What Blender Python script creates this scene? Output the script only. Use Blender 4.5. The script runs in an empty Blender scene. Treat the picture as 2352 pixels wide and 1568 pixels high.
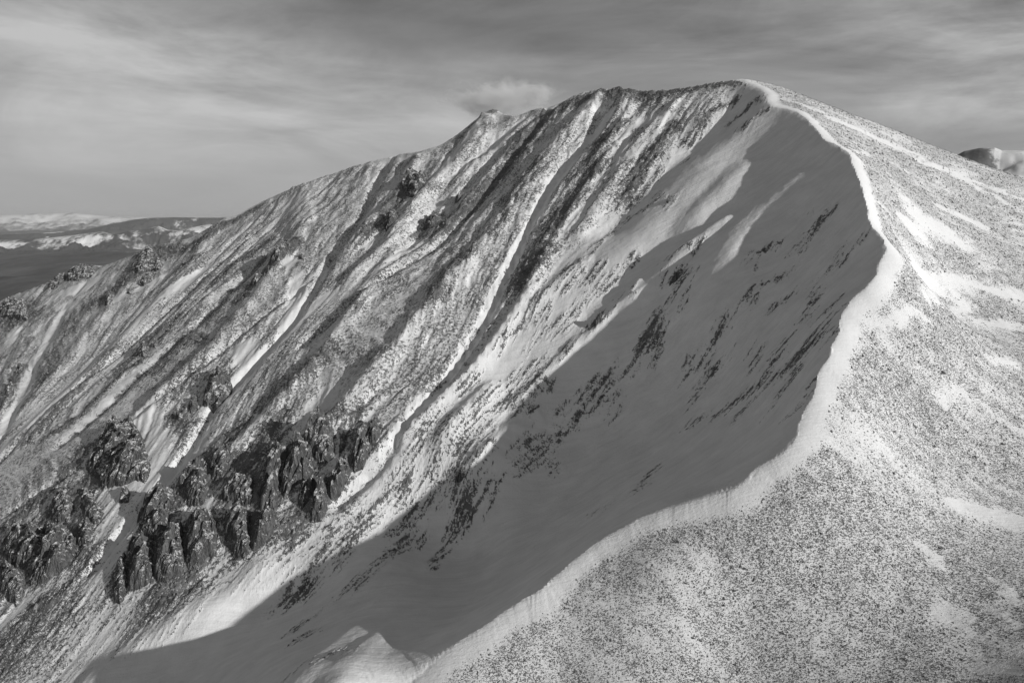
import bpy, math, random
import numpy as np
from mathutils import Vector, Matrix

rng = np.random.RandomState(7)
random.seed(7)
sc = bpy.context.scene
COL = sc.collection

# ------------------------------------------------------------------ camera
PITCH = math.radians(9.6)
FPX = 1680.0                     # focal length for a picture 2352 units wide
cam_d = bpy.data.cameras.new('camera')
cam_d.sensor_width = 36.0
cam_d.lens = 36.0 * FPX / 2352.0
cam_d.clip_start = 1.0
cam_d.clip_end = 200000.0
cam = bpy.data.objects.new('camera', cam_d)
COL.objects.link(cam)
cam.location = (0, 0, 0)
cam.rotation_euler = (math.pi / 2 - PITCH, 0, 0)
sc.camera = cam

# ------------------------------------------------------------------ sun and sky
SUN_AZ = math.radians(127.0)     # clockwise from +Y, where the light comes from
SUN_EL = math.radians(20.0)
SUNV = Vector((math.sin(SUN_AZ) * math.cos(SUN_EL), math.cos(SUN_AZ) * math.cos(SUN_EL), math.sin(SUN_EL)))
sd = bpy.data.lights.new('sun', 'SUN')
sd.energy = 3.2
sd.angle = math.radians(0.6)
sd.color = (1.0, 0.995, 0.985)
so = bpy.data.objects.new('sun', sd)
COL.objects.link(so)
so.rotation_euler = SUNV.to_track_quat('Z', 'Y').to_euler()

w = bpy.data.worlds.new('World')
sc.world = w
w.use_nodes = True
sc.view_settings.view_transform = 'Standard'
sc.view_settings.look = 'None'
sc.view_settings.exposure = 0.16
sc.view_settings.gamma = 1.0
sc.view_settings.use_curve_mapping = False
sc.cycles.volume_bounces = 8
sc.cycles.max_bounces = 10


class NT:
    """short-hand for building node trees"""
    def __init__(s, tree):
        s.t = tree
        s.n = tree.nodes
        s.l = tree.links

    def new(s, typ, **kw):
        n = s.n.new(typ)
        for k, v in kw.items():
            setattr(n, k, v)
        return n

    def put(s, sock, v):
        if isinstance(v, bpy.types.NodeSocket):
            s.l.new(v, sock)
        elif v is not None:
            sock.default_value = v

    def math(s, op, a, b=None, c=None, clamp=False):
        n = s.new('ShaderNodeMath', operation=op, use_clamp=clamp)
        s.put(n.inputs[0], a)
        s.put(n.inputs[1], b)
        s.put(n.inputs[2], c)
        return n.outputs[0]

    def vmath(s, op, a, b=None):
        n = s.new('ShaderNodeVectorMath', operation=op)
        s.put(n.inputs[0], a)
        s.put(n.inputs[1], b)
        return n.outputs[0]

    def noise(s, vec, scale, detail=4, rough=0.55, dist=0.0, norm=True):
        n = s.new('ShaderNodeTexNoise')
        s.put(n.inputs['Vector'], vec)
        n.inputs['Scale'].default_value = scale
        n.inputs['Detail'].default_value = detail
        n.inputs['Roughness'].default_value = rough
        n.inputs['Distortion'].default_value = dist
        return n.outputs['Fac']

    def mapr(s, v, a, b, c=0.0, d=1.0, smooth=True):
        n = s.new('ShaderNodeMapRange')
        n.interpolation_type = 'SMOOTHSTEP' if smooth else 'LINEAR'
        s.put(n.inputs['Value'], v)
        for k, q in zip(('From Min', 'From Max', 'To Min', 'To Max'), (a, b, c, d)):
            s.put(n.inputs[k], q)
        return n.outputs[0]

    def mix(s, f, a, b):
        n = s.new('ShaderNodeMix', data_type='FLOAT')
        s.put(n.inputs['Factor'], f)
        s.put(n.inputs[2], a)
        s.put(n.inputs[3], b)
        return n.outputs[0]

    def mapping(s, vec, scale=(1, 1, 1), rot=(0, 0, 0), loc=(0, 0, 0)):
        n = s.new('ShaderNodeMapping')
        s.put(n.inputs['Vector'], vec)
        n.inputs['Scale'].default_value = scale
        n.inputs['Rotation'].default_value = rot
        n.inputs['Location'].default_value = loc
        return n.outputs[0]

    def grey(s, v):
        n = s.new('ShaderNodeCombineColor')
        for i in range(3):
            s.put(n.inputs[i], v)
        return n.outputs[0]


def build_world():
    T = NT(w.node_tree)
    T.n.clear()
    out = T.new('ShaderNodeOutputWorld')
    bg = T.new('ShaderNodeBackground')
    sky = T.new('ShaderNodeTexSky', sky_type='NISHITA')
    sky.sun_disc = False
    sky.sun_elevation = SUN_EL
    sky.sun_rotation = SUN_AZ
    sky.altitude = 3800
    sky.air_density = 1.0
    sky.dust_density = 2.0
    bw = T.new('ShaderNodeRGBToBW')
    T.put(bw.inputs[0], sky.outputs[0])
    # direction -> azimuth (degrees, + right) and elevation (degrees)
    tc = T.new('ShaderNodeTexCoord').outputs['Generated']
    sx = T.new('ShaderNodeSeparateXYZ')
    T.put(sx.inputs[0], tc)
    x, y, z = sx.outputs
    az = T.math('MULTIPLY', T.math('ARCTAN2', x, y), 180 / math.pi)
    el = T.math('MULTIPLY', T.math('ARCSINE', z), 180 / math.pi)

    cx = T.new('ShaderNodeCombineXYZ')
    T.put(cx.inputs[0], T.math('MULTIPLY', az, 1 / 30.))
    T.put(cx.inputs[1], T.math('MULTIPLY', el, 1 / 11.))
    P = cx.outputs[0]
    n1 = T.noise(T.mapping(P, rot=(0, 0, .12), loc=(4.2, 1.1, 0)), 1.5, 9, .62, .9)
    n2 = T.noise(T.mapping(P, scale=(.75, 1.6, 1), rot=(0, 0, -.16), loc=(3.1, 1.7, 0)), 2.8, 8, .62, .5)

    def blob(a0, e0, ra, re, tilt=0.0):
        da = T.math('SUBTRACT', az, a0)
        de = T.math('SUBTRACT', T.math('SUBTRACT', el, e0), T.math('MULTIPLY', da, tilt))
        q = T.math('ADD', T.math('POWER', T.math('ABSOLUTE', T.math('DIVIDE', da, ra)), 2.0),
                   T.math('POWER', T.math('ABSOLUTE', T.math('DIVIDE', de, re)), 2.0))
        return T.math('POWER', 2.718, T.math('MULTIPLY', q, -1.0))
    banks = [(-21, 10.2, 8.5, 3.0, -0.12, 1.0), (-33.5, 12.0, 6.5, 2.6, -0.05, .9), (-32, 7.5, 9, 2.0, .05, .7), (-14, 6.8, 16, 2.6, -.02, .8), (-26, 5.0, 16, 2.2, 0.0, .6),
             (-6, 6.6, 7, 1.2, .05, .5), (33.5, 10.6, 6.5, 1.9, -0.06, 1.1), (34, 7.0, 8, 1.3, -.03, 1.1), (30, 13, 16, 7, 0, .42), (8, 11.5, 14, 1.0, .05, .3),
             (-32, 16.5, 10, 1.3, -.1, .6), (70, 12, 20, 6, 0, .8), (-75, 12, 25, 6, 0, .8), (140, 20, 40, 9, 0, .8), (-140, 16, 40, 8, 0, .8), (180, 12, 30, 6, 0, .7)]
    tot = None
    for (a0, e0, ra, re, tl, am) in banks:
        b = T.math('MULTIPLY', blob(a0, e0, ra, re, tl), am)
        tot = b if tot is None else T.math('ADD', tot, b)
    tex = T.math('ADD', T.math('MULTIPLY', n1, 0.62), T.math('MULTIPLY', n2, 0.38))
    cov = T.math('MULTIPLY', T.math('SUBTRACT', 1.0, T.math('POWER', 2.718, T.math('MULTIPLY', tot, -1.3))), T.mapr(tex, .36, .64, .28, 1.35, False))
    veil = T.mapr(tex, .35, .7, 0.0, .30, False)
    cov = T.math('MINIMUM', T.math('ADD', cov, veil), 1.15)
    # clear-sky value, held down towards the horizon by the far haze
    base = T.math('MULTIPLY', bw.outputs[0], SKY_GAIN)
    n = T.new('ShaderNodeMath', operation='SMOOTH_MIN')
    T.put(n.inputs[0], base); n.inputs[1].default_value = 3.3; n.inputs[2].default_value = 1.2
    val = T.mix(T.math('MULTIPLY', cov, 0.85), n.outputs[0], 4.8)
    T.put(bg.inputs['Color'], T.grey(val))
    bg.inputs['Strength'].default_value = 0.1
    T.put(out.inputs['Surface'], bg.outputs[0])


SKY_GAIN = 0.54
build_world()

# ------------------------------------------------------------------ numeric helpers


def hash2(ix, iy, seed):
    h = (ix.astype(np.int64) * 374761393 + iy.astype(np.int64) * 668265263 + seed * 974711) & 0xffffffff
    h = ((h ^ (h >> 13)) * 1274126177) & 0xffffffff
    h = ((h ^ (h >> 16)) * 2246822519) & 0xffffffff
    return ((h ^ (h >> 15)) & 0xffffff).astype(np.float32) / np.float32(0xffffff)


def pnoise(x, y, seed=0):
    """2-D gradient noise, about -1..1"""
    xi = np.floor(x); yi = np.floor(y)
    fx = (x - xi).astype(np.float32); fy = (y - yi).astype(np.float32)
    xi = xi.astype(np.int64); yi = yi.astype(np.int64)
    u = fx * fx * fx * (fx * (fx * 6 - 15) + 10)
    v = fy * fy * fy * (fy * (fy * 6 - 15) + 10)

    def g(a, b, dx, dy):
        t = hash2(a, b, seed) * np.float32(6.2831853)
        return np.cos(t) * dx + np.sin(t) * dy
    n00 = g(xi, yi, fx, fy); n10 = g(xi + 1, yi, fx - 1, fy)
    n01 = g(xi, yi + 1, fx, fy - 1); n11 = g(xi + 1, yi + 1, fx - 1, fy - 1)
    a = n00 + u * (n10 - n00); b = n01 + u * (n11 - n01)
    return (a + v * (b - a)) * 1.5


def fbm(x, y, octv=4, seed=0, gain=0.5, lac=2.03):
    s = 0.0; a = 1.0; t = 0.0
    for i in range(octv):
        s = s + a * pnoise(x, y, seed + i * 17)
        t += a; a *= gain
        x = x * lac + 13.7; y = y * lac + 5.1
    return s / t * 1.3


def ridged(x, y, octv=4, seed=0, gain=0.5):
    s = 0.0; a = 1.0; t = 0.0
    for i in range(octv):
        s = s + a * (1 - 2 * np.abs(pnoise(x, y, seed + i * 31)))
        t += a; a *= gain
        x = x * 2.07 + 3.3; y = y * 2.07 + 7.9
    return s / t


def worley(x, y, seed=0):
    """F1, F2 and a random value of the nearest cell"""
    xi = np.floor(x).astype(np.int64); yi = np.floor(y).astype(np.int64)
    f1 = np.full(x.shape, 9.0, np.float32); f2 = f1.copy(); cid = np.zeros(x.shape, np.float32)
    for dx in (-1, 0, 1):
        for dy in (-1, 0, 1):
            cx = xi + dx; cy = yi + dy
            px = cx + hash2(cx, cy, seed); py = cy + hash2(cx, cy, seed + 99)
            d = np.hypot(px - x, py - y).astype(np.float32)
            near = d < f1
            f2 = np.where(near, f1, np.minimum(f2, d))
            cid = np.where(near, hash2(cx, cy, seed + 7), cid)
            f1 = np.where(near, d, f1)
    return f1, f2, cid


def sstep(a, b, x):
    t = np.clip((x - a) / (b - a), 0, 1)
    return t * t * (3 - 2 * t)


class TPS:
    def __init__(s, P, V, lam=0.0):
        P = np.asarray(P, float); V = np.asarray(V, float)
        s.P = P; n = len(P)
        r2 = ((P[:, None] - P[None]) ** 2).sum(-1)
        A = np.zeros((n + 3, n + 3))
        A[:n, :n] = .5 * r2 * np.log(r2 + 1e-12) + lam * np.eye(n)
        A[:n, n] = 1; A[:n, n + 1:] = P; A[n, :n] = 1; A[n + 1:, :n] = P.T
        s.w = np.linalg.solve(A, np.concatenate([V, np.zeros(3)]))

    def __call__(s, Q):
        Q = np.asarray(Q, float)
        out = np.empty(len(Q))
        for i in range(0, len(Q), 20000):
            q = Q[i:i + 20000]
            r2 = ((q[:, None] - s.P[None]) ** 2).sum(-1)
            out[i:i + 20000] = (.5 * r2 * np.log(r2 + 1e-12)) @ s.w[:-3] + s.w[-3] + q @ s.w[-2:]
        return out


# ------------------------------------------------------------------ survey of the mountain
# Sight lines from the drone and the distances found along them give the plan of the place.
H = 300.0
cp, sp = math.cos(PITCH), math.sin(PITCH)


def ray(x, y):
    x = np.asarray(x, float); y = np.asarray(y, float)
    X = (x - 1176) / FPX; v = (784 - y) / FPX
    return np.stack([X, cp + v * sp, -sp + v * cp], -1)


def base_plane(x, y):
    d = ray(x, y)
    return d * (H / (.45 * d[..., 0] + .396 * d[..., 1] - d[..., 2]))[..., None]


RIM = [(-420, 880), (-200, 790), (-60, 722), (0, 690), (60, 668), (120, 645), (170, 622), (212, 609), (232, 612), (280, 597), (330, 577), (400, 556),
       (440, 545), (490, 520), (520, 503), (545, 497), (570, 480), (640, 447), (700, 425), (760, 402), (830, 378), (885, 362), (930, 354), (985, 348),
       (1010, 338), (1050, 310), (1085, 282), (1110, 264), (1130, 259), (1150, 260), (1165, 266), (1185, 268), (1215, 255), (1240, 249), (1268, 250),
       (1290, 236), (1320, 222), (1345, 210), (1380, 205), (1420, 206), (1450, 210), (1500, 211), (1540, 208), (1570, 204), (1600, 197), (1640, 191),
       (1670, 185), (1690, 182), (1700, 184), (1752, 204), (1762, 216), (1764, 232), (1775, 243), (1800, 247), (1830, 254), (1850, 268), (1880, 298), (1892, 318),
       (1915, 326), (1950, 348), (1962, 378), (1975, 410), (1985, 440), (1992, 470), (1995, 500), (2003, 515), (2022, 535), (2034, 552), (2037, 568),
       (2022, 592), (2018, 620), (2005, 640), (1995, 655), (1960, 680), (1935, 715), (1930, 755), (1912, 790), (1908, 815), (1882, 838), (1880, 870),
       (1870, 900), (1850, 935), (1838, 970), (1830, 1000), (1810, 1025), (1785, 1045), (1745, 1068), (1708, 1105), (1690, 1120), (1660, 1126),
       (1600, 1145), (1530, 1165), (1480, 1180), (1430, 1208), (1380, 1235), (1310, 1285), (1290, 1310), (1245, 1345), (1160, 1400), (1100, 1440),
       (1045, 1475), (990, 1520), (960, 1550), (930, 1580), (870, 1650), (780, 1780)]
RIM = np.array(RIM, float)
rim3 = base_plane(RIM[:, 0], RIM[:, 1])


def rim_densify(step=2.0):
    pts = rim3
    d = np.r_[0, np.cumsum(np.linalg.norm(np.diff(pts[:, :2], axis=0), axis=1))]
    n = int(d[-1] / step)
    t = np.linspace(0, d[-1], n)
    out = np.stack([np.interp(t, d, pts[:, k]) for k in range(3)], 1)
    k = np.array([.3, 1, 2, 1, .3]); k /= k.sum()
    for j in range(3):
        out[2:-2, j] = np.convolve(out[:, j], k, 'valid')
    # scallops bitten into the lip by the wind
    tg = np.gradient(out[:, :2], axis=0); tg /= np.linalg.norm(tg, axis=1)[:, None]
    sc_ = 1.5 * fbm(t / 16., t * 0, 3, 801, .65) - .8 * np.abs(pnoise(t / 26., t * 0 + 3, 809))
    out[:, 0] += -tg[:, 1] * sc_; out[:, 1] += tg[:, 0] * sc_
    px = np.interp(t, d, RIM[:, 0])
    return out, px, np.interp(t, d, np.arange(len(RIM)))


RIMD, RIMPX, RIMI = rim_densify()
I_SUMMIT = 47.0                    # index of the summit along the rim
I_NEAR = 88.0

# depth factor of the face against one tilted plane: 1 at the rim, more in the bowl
CTL = [(0, 690, 1), (230, 610, 1), (520, 500, 1), (900, 375, 1), (1130, 260, 1), (1330, 225, 1), (1440, 205, 1), (1700, 180, 1), (1900, 320, 1),
       (1985, 460, 1), (2035, 570, 1), (1920, 780, 1), (1870, 900, 1), (1690, 1120, 1.02), (1500, 1180, 1.1), (1300, 1310, 1.17), (1100, 1450, 1.10),
       (960, 1568, .99), (820, 1568, .925), (950, 1430, 1.10), (850, 1440, 1.07), (740, 1490, 1.02), (640, 1560, .97), (700, 1400, 1.20), (560, 1480, 1.16), (420, 1568, 1.15),
       (0, 1000, 1.05), (0, 1300, 1.1), (0, 1568, 1.12), (300, 1000, 1.06), (300, 1300, 1.1), (450, 1420, 1.15), (500, 1200, 1.11), (500, 700, 1.03),
       (800, 600, 1.03), (750, 900, 1.07), (700, 1020, 1.10), (800, 1200, 1.165), (900, 1080, 1.15), (650, 1300, 1.165), (1100, 500, 1.05), (1300, 400, 1.04), (1000, 780, 1.09), (1020, 930, 1.13), (1120, 1080, 1.21),
       (1500, 450, 1.07), (1250, 650, 1.10), (1400, 700, 1.15), (1560, 700, 1.16), (1440, 900, 1.26), (1650, 400, 1.06), (1800, 400, 1.06), (1720, 560, 1.10), (1640, 680, 1.12), (1850, 600, 1.08),
       (1850, 750, 1.08), (1700, 800, 1.17), (1700, 950, 1.17), (1500, 1050, 1.27), (1300, 1150, 1.31), (1050, 1320, 1.30),
       (750, 1700, .96), (500, 1700, 1.05), (0, 1800, 1.15), (-400, 1200, 1.05), (-400, 1700, 1.1)]
_C = np.array(CTL)
MF = TPS(_C[:, :2] / 1000., np.log(_C[:, 2]), 1e-4)


def face_pt(x, y):
    """point of the (smooth) face seen along the sight line x, y"""
    x = np.atleast_1d(np.asarray(x, float)); y = np.atleast_1d(np.asarray(y, float))
    m = np.exp(MF(np.stack([x, y], 1) / 1000.))
    return base_plane(x, y) * m[:, None]


def in_poly(px, py, poly):
    c = np.zeros(px.shape, bool)
    n = len(poly)
    j = n - 1
    for i in range(n):
        xi, yi = poly[i]; xj, yj = poly[j]
        if yi != yj:
            cond = ((yi > py) != (yj > py)) & (px < (xj - xi) * (py - yi) / (yj - yi) + xi)
            c ^= cond
        j = i
    return c


pic_poly = [tuple(p) for p in RIM] + [(-420, 1900), (-421, 900)]
gx, gy = np.meshgrid(np.arange(-400, 2100, 60), np.arange(160, 1801, 55))
gx = gx.ravel().astype(float); gy = gy.ravel().astype(float)
ok = in_poly(gx, gy, pic_poly)
rim_px = RIM
dmin = np.min(np.hypot(gx[:, None] - rim_px[None, :, 0], gy[:, None] - rim_px[None, :, 1]), 1)
ok &= dmin > 45
cloudF = face_pt(gx[ok], gy[ok])
sel = np.arange(0, len(RIM), 1)
PF = np.concatenate([cloudF[:, :2], rim3[sel][:, :2]]) / 1000.
VF = np.concatenate([cloudF[:, 2], rim3[sel][:, 2]])
FS = TPS(PF, VF, 2e-5)

# plateau side: sight lines with distances, then the hidden back slopes
GP = [(2352, 1568, .86), (2352, 1300, 1.02), (2352, 1000, 1.27), (2352, 800, 1.52), (2352, 600, 1.9), (2352, 480, 2.25),
      (2000, 1568, .93), (1650, 1568, .99), (1300, 1568, 1.04), (2100, 1250, 1.06), (2150, 1000, 1.26), (1800, 1250, 1.07),
      (2150, 700, 1.62), (2200, 480, 2.12), (2010, 350, 2.2), (1850, 235, 2.42), (2600, 1568, .8), (2600, 1000, 1.27), (2600, 650, 2.0),
      (1500, 1350, 1.07), (1176, 1900, .85), (1700, 1900, .84), (2400, 1900, .74)]
GP = np.array(GP)
gpts = ray(GP[:, 0], GP[:, 1]) * (GP[:, 2] * H)[:, None]
back = []
for i in range(0, 48, 3):          # behind the far crest
    p = rim3[i]
    for dd, dz in ((60, 18), (250, 130), (700, 430)):
        back.append((p[0] + .35 * dd, p[1] + .94 * dd, p[2] - dz))
SKYR = np.array([(1715, 181, 2.71), (1760, 191, 2.68), (1830, 213, 2.62), (1900, 243, 2.58), (1980, 271, 2.56), (2060, 301, 2.55), (2150, 338, 2.55),
                 (2250, 375, 2.55), (2352, 411, 2.54), (2450, 446, 2.52), (2700, 545, 2.44)])
sk = ray(SKYR[:, 0], SKYR[:, 1]) * (SKYR[:, 2] * H)[:, None]
for p in sk[::2]:
    for dd, dz in ((160, 34), (420, 190), (900, 520)):
        back.append((p[0] + .1 * dd, p[1] + dd, p[2] + .12 * dd * 0 - dz))
back = np.array(back)
rr = rim3
PG = np.concatenate([gpts, back, sk, rr]); VG = PG[:, 2]
GS = TPS(PG[:, :2] / 1000., VG, 4e-6)

# rasters in plan (regular, 6 m) of both sheets and of the signed distance to the rim
GX0, GX1, GY0, GY1, GD = -1900., 1500., 40., 2500., 6.0
nx = int((GX1 - GX0) / GD) + 1; ny = int((GY1 - GY0) / GD) + 1
XX, YY = np.meshgrid(GX0 + GD * np.arange(nx), GY0 + GD * np.arange(ny))
Q = np.stack([XX.ravel(), YY.ravel()], 1)


def coarse(f):
    """evaluate on a 24 m lattice, smooth-interpolate to 6 m"""
    s = 4
    cxs = np.arange(GX0 - 48, GX1 + 72, GD * s); cys = np.arange(GY0 - 48, GY1 + 72, GD * s)
    a, b = np.meshgrid(cxs, cys)
    v = f(np.stack([a.ravel(), b.ravel()], 1) / 1000.).reshape(a.shape)
    return cubic(v, (XX - cxs[0]) / (GD * s), (YY - cys[0]) / (GD * s))


def cubic(v, u, t):
    def wts(f):
        return (-.5 * f + f * f - .5 * f ** 3, 1 - 2.5 * f * f + 1.5 * f ** 3, .5 * f + 2 * f * f - 1.5 * f ** 3, -.5 * f * f + .5 * f ** 3)
    h, wd = v.shape
    iu = np.clip(np.floor(u).astype(int), 1, wd - 3); it = np.clip(np.floor(t).astype(int), 1, h - 3)
    wu = wts(u - iu); wt = wts(t - it)
    r = 0
    for j in range(4):
        q = 0
        for i in range(4):
            q = q + wu[i] * v[it + j - 1, iu + i - 1]
        r = r + wt[j] * q
    return r


ZF = coarse(FS)
ZG = coarse(GS)
# signed distance (negative on the face) and nearest rim sample
SD = np.full(XX.shape, 1e9); NI = np.zeros(XX.shape, int)
R2 = RIMD[:, :2]
for k in range(0, Q.shape[0], 40000):
    q = Q[k:k + 40000]
    sub = R2[::4]
    d2 = ((q[:, None, 0] - sub[None, :, 0]) ** 2 + (q[:, None, 1] - sub[None, :, 1]) ** 2)
    j = d2.argmin(1)
    SD.ravel()[k:k + 40000] = np.sqrt(d2[np.arange(len(q)), j]); NI.ravel()[k:k + 40000] = j * 4
plan_poly = [tuple(p) for p in R2[::2]] + [(R2[-1, 0] - 400, R2[-1, 1] - 400), (-3000, -500), (-3000, 3000), (R2[0, 0] - 1500, R2[0, 1] + 300)]
INF = in_poly(XX.ravel(), YY.ravel(), plan_poly).reshape(XX.shape)
SD = np.where(INF, -SD, SD)


def bil(A, x, y):
    u = np.clip((x - GX0) / GD, 0, nx - 1.001); t = np.clip((y - GY0) / GD, 0, ny - 1.001)
    i = u.astype(int); j = t.astype(int); fu = u - i; ft = t - j
    return (A[j, i] * (1 - fu) + A[j, i + 1] * fu) * (1 - ft) + (A[j + 1, i] * (1 - fu) + A[j + 1, i + 1] * fu) * ft


def cub(A, x, y):
    return cubic(A, (x - GX0) / GD, (y - GY0) / GD)


rimF = RIMD[:, 2] - cub(ZF, RIMD[:, 0], RIMD[:, 1])
rimG = RIMD[:, 2] - cub(ZG, RIMD[:, 0], RIMD[:, 1])
print('rim misfit', np.abs(rimF).max(), np.abs(rimG).max())


def exact_rim(x, y, d0):
    """exact signed distance close to the rim"""
    d = d0.copy(); idx = np.zeros(x.shape, int)
    near = np.where(np.abs(d0) < 45)[0]
    ni = NI[np.clip(np.round((y[near] - GY0) / GD).astype(int), 0, ny - 1), np.clip(np.round((x[near] - GX0) / GD).astype(int), 0, nx - 1)]
    best = np.full(len(near), 1e18); bi = ni.copy(); sg = np.zeros(len(near))
    for o in range(-8, 8):
        a = np.clip(ni + o, 0, len(R2) - 2)
        A = R2[a]; B = R2[a + 1]; AB = B - A
        px = x[near] - A[:, 0]; py = y[near] - A[:, 1]
        t = np.clip((px * AB[:, 0] + py * AB[:, 1]) / (AB ** 2).sum(1), 0, 1)
        dx = px - t * AB[:, 0]; dy = py - t * AB[:, 1]
        dd = dx * dx + dy * dy
        cr = AB[:, 0] * py - AB[:, 1] * px
        m = dd < best
        best = np.where(m, dd, best); bi = np.where(m, a, bi); sg = np.where(m, cr, sg)
    e = np.sqrt(best)
    # going from the far end to the near end the face lies on the right-hand side (cross product < 0)
    d[near] = np.where(sg < 0, -e, e)
    idx[near] = bi
    return d, idx


# ------------------------------------------------------------------ strokes: gullies, ribs, snow and rock
VIEW = {'o': (0, 0, 1), 'c1': (0, 470.4, .36), 'c2': (0, 940.8, .4), 'c3': (658.6, 846.7, .4602), 'c5': (1505.3, 141.1, .39),
        'c6': (846.7, 169.3, .36), 'c7': (1129, 376.3, .39)}


def conv(view, pts):
    a, b, s = VIEW[view]
    p = np.array(pts, float)
    return np.stack([a + s * p[:, 0], b + s * p[:, 1]], 1)


def stroke_plan(view, pts):
    p = conv(view, pts)
    q = face_pt(p[:, 0], p[:, 1])
    return q, np.linalg.norm(q, axis=1) / FPX      # points and metres per unit


FALL = {
    'A': [(230, 612), (155, 700), (119, 776), (86, 830), (11, 988), (-80, 1150)],
    'B': [(380, 560), (306, 707), (202, 855), (72, 974), (-60, 1080)],
    'C': [(684, 430), (612, 517), (468, 643), (360, 740), (270, 820), (119, 940), (0, 1060)],
    'D': [(900, 360), (830, 500), (753, 614), (677, 736), (590, 830), (486, 938), (432, 1034), (340, 1149), (220, 1301)],
    'E': [(1275, 235), (1207, 331), (1077, 493), (998, 576), (847, 666), (700, 790)],
    'F': [(1398, 207), (1351, 327), (1279, 407), (1229, 493), (1171, 619), (1113, 733), (1030, 860), (960, 940), (880, 1060), (780, 1150)],
    'G': [(1620, 200), (1513, 360), (1437, 457), (1351, 525), (1261, 619), (1171, 733), (1000, 940), (880, 1070), (770, 1190), (640, 1330)],
    'H': [(1700, 190), (1600, 370), (1460, 560), (1330, 720), (1190, 880), (1060, 1060), (960, 1210), (800, 1370), (560, 1568)],
    'I': [(1890, 315), (1760, 560), (1659, 754), (1500, 950), (1370, 1080), (1200, 1220), (1000, 1370), (800, 1500)],
    'J': [(1985, 460), (1866, 600), (1753, 800), (1636, 930), (1500, 1060), (1300, 1210), (1100, 1340), (850, 1480)],
    'K': [(2035, 570), (1917, 696), (1831, 805), (1753, 863), (1636, 975), (1500, 1100)],
}
AVAL = dict(A=0, B=95, C=230, D=390, E=560, F=660, G=790, H=880, I=1020, J=1110, K=1170)
ap, av = [], []
for k, L in FALL.items():
    q, _ = stroke_plan('o', L)
    for a in q:
        ap.append(a[:2]); av.append(AVAL[k])
ATPS = TPS(np.array(ap) / 1000., np.array(av), 3e-3)
AC = coarse(ATPS)                                     # across-slope coordinate, constant down a fall line
_gy, _gx = np.gradient(AC, GD)
GA = blur(np.clip(np.hypot(_gx, _gy), .3, 6), 2) if False else np.clip(np.hypot(_gx, _gy), .3, 6)
print('grad a', np.percentile(GA, [5, 50, 95]))
BC = -(XX * .75 + YY * .66)                          # down-slope coordinate


def raster(strokes, soft=1.0):
    """strokes: (view, pts, width units, strength) -> field in plan, max-composited"""
    out = np.zeros(XX.shape)
    for (view, pts, wd, st) in strokes:
        wd = wd * soft
        q, mp = stroke_plan(view, pts)
        r = wd * mp.mean() * .5
        for i in range(max(1, len(q) - 1)):
            A = q[i, :2]; B = q[min(i + 1, len(q) - 1), :2]
            ra = wd * mp[i] * .5
            m = 3.2 * ra + 6
            x0 = int(max(0, (min(A[0], B[0]) - m - GX0) / GD)); x1 = int(min(nx, (max(A[0], B[0]) + m - GX0) / GD + 2))
            y0 = int(max(0, (min(A[1], B[1]) - m - GY0) / GD)); y1 = int(min(ny, (max(A[1], B[1]) + m - GY0) / GD + 2))
            if x1 <= x0 or y1 <= y0:
                continue
            X = XX[y0:y1, x0:x1]; Y = YY[y0:y1, x0:x1]
            AB = B - A; L2 = (AB ** 2).sum() + 1e-9
            t = np.clip(((X - A[0]) * AB[0] + (Y - A[1]) * AB[1]) / L2, 0, 1)
            d = np.hypot(X - A[0] - t * AB[0], Y - A[1] - t * AB[1])
            val = st * np.exp(-(d / max(ra, 4.0)) ** 2 * .8)
            out[y0:y1, x0:x1] = np.maximum(out[y0:y1, x0:x1], val)
    return out


# boundary between the speckled rocky face and the smooth snow bowl
ROCKY = [(-430, 600), (0, 650), (520, 470), (1100, 240), (1400, 190), (1690, 176), (1700, 200), (1650, 260), (1585, 300), (1530, 370), (1470, 440), (1410, 500), (1351, 545),
         (1300, 590), (1225, 690), (1130, 790), (1060, 870), (1000, 945), (945, 1020), (880, 1090), (800, 1160), (745, 1230), (640, 1260), (560, 1300), (470, 1400),
         (400, 1440), (330, 1500), (320, 1400), (230, 1390), (210, 1480), (200, 1700), (-430, 1800)]
rq, _ = stroke_plan('o', ROCKY)
RK = in_poly(XX.ravel(), YY.ravel(), [tuple(a[:2]) for a in rq]).reshape(XX.shape).astype(float)


def blur(A, n):
    for _ in range(n):
        A = (A + np.roll(A, 1, 0) + np.roll(A, -1, 0)) / 3
        A = (A + np.roll(A, 1, 1) + np.roll(A, -1, 1)) / 3
    return A


RK = blur(RK, 3)

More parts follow.
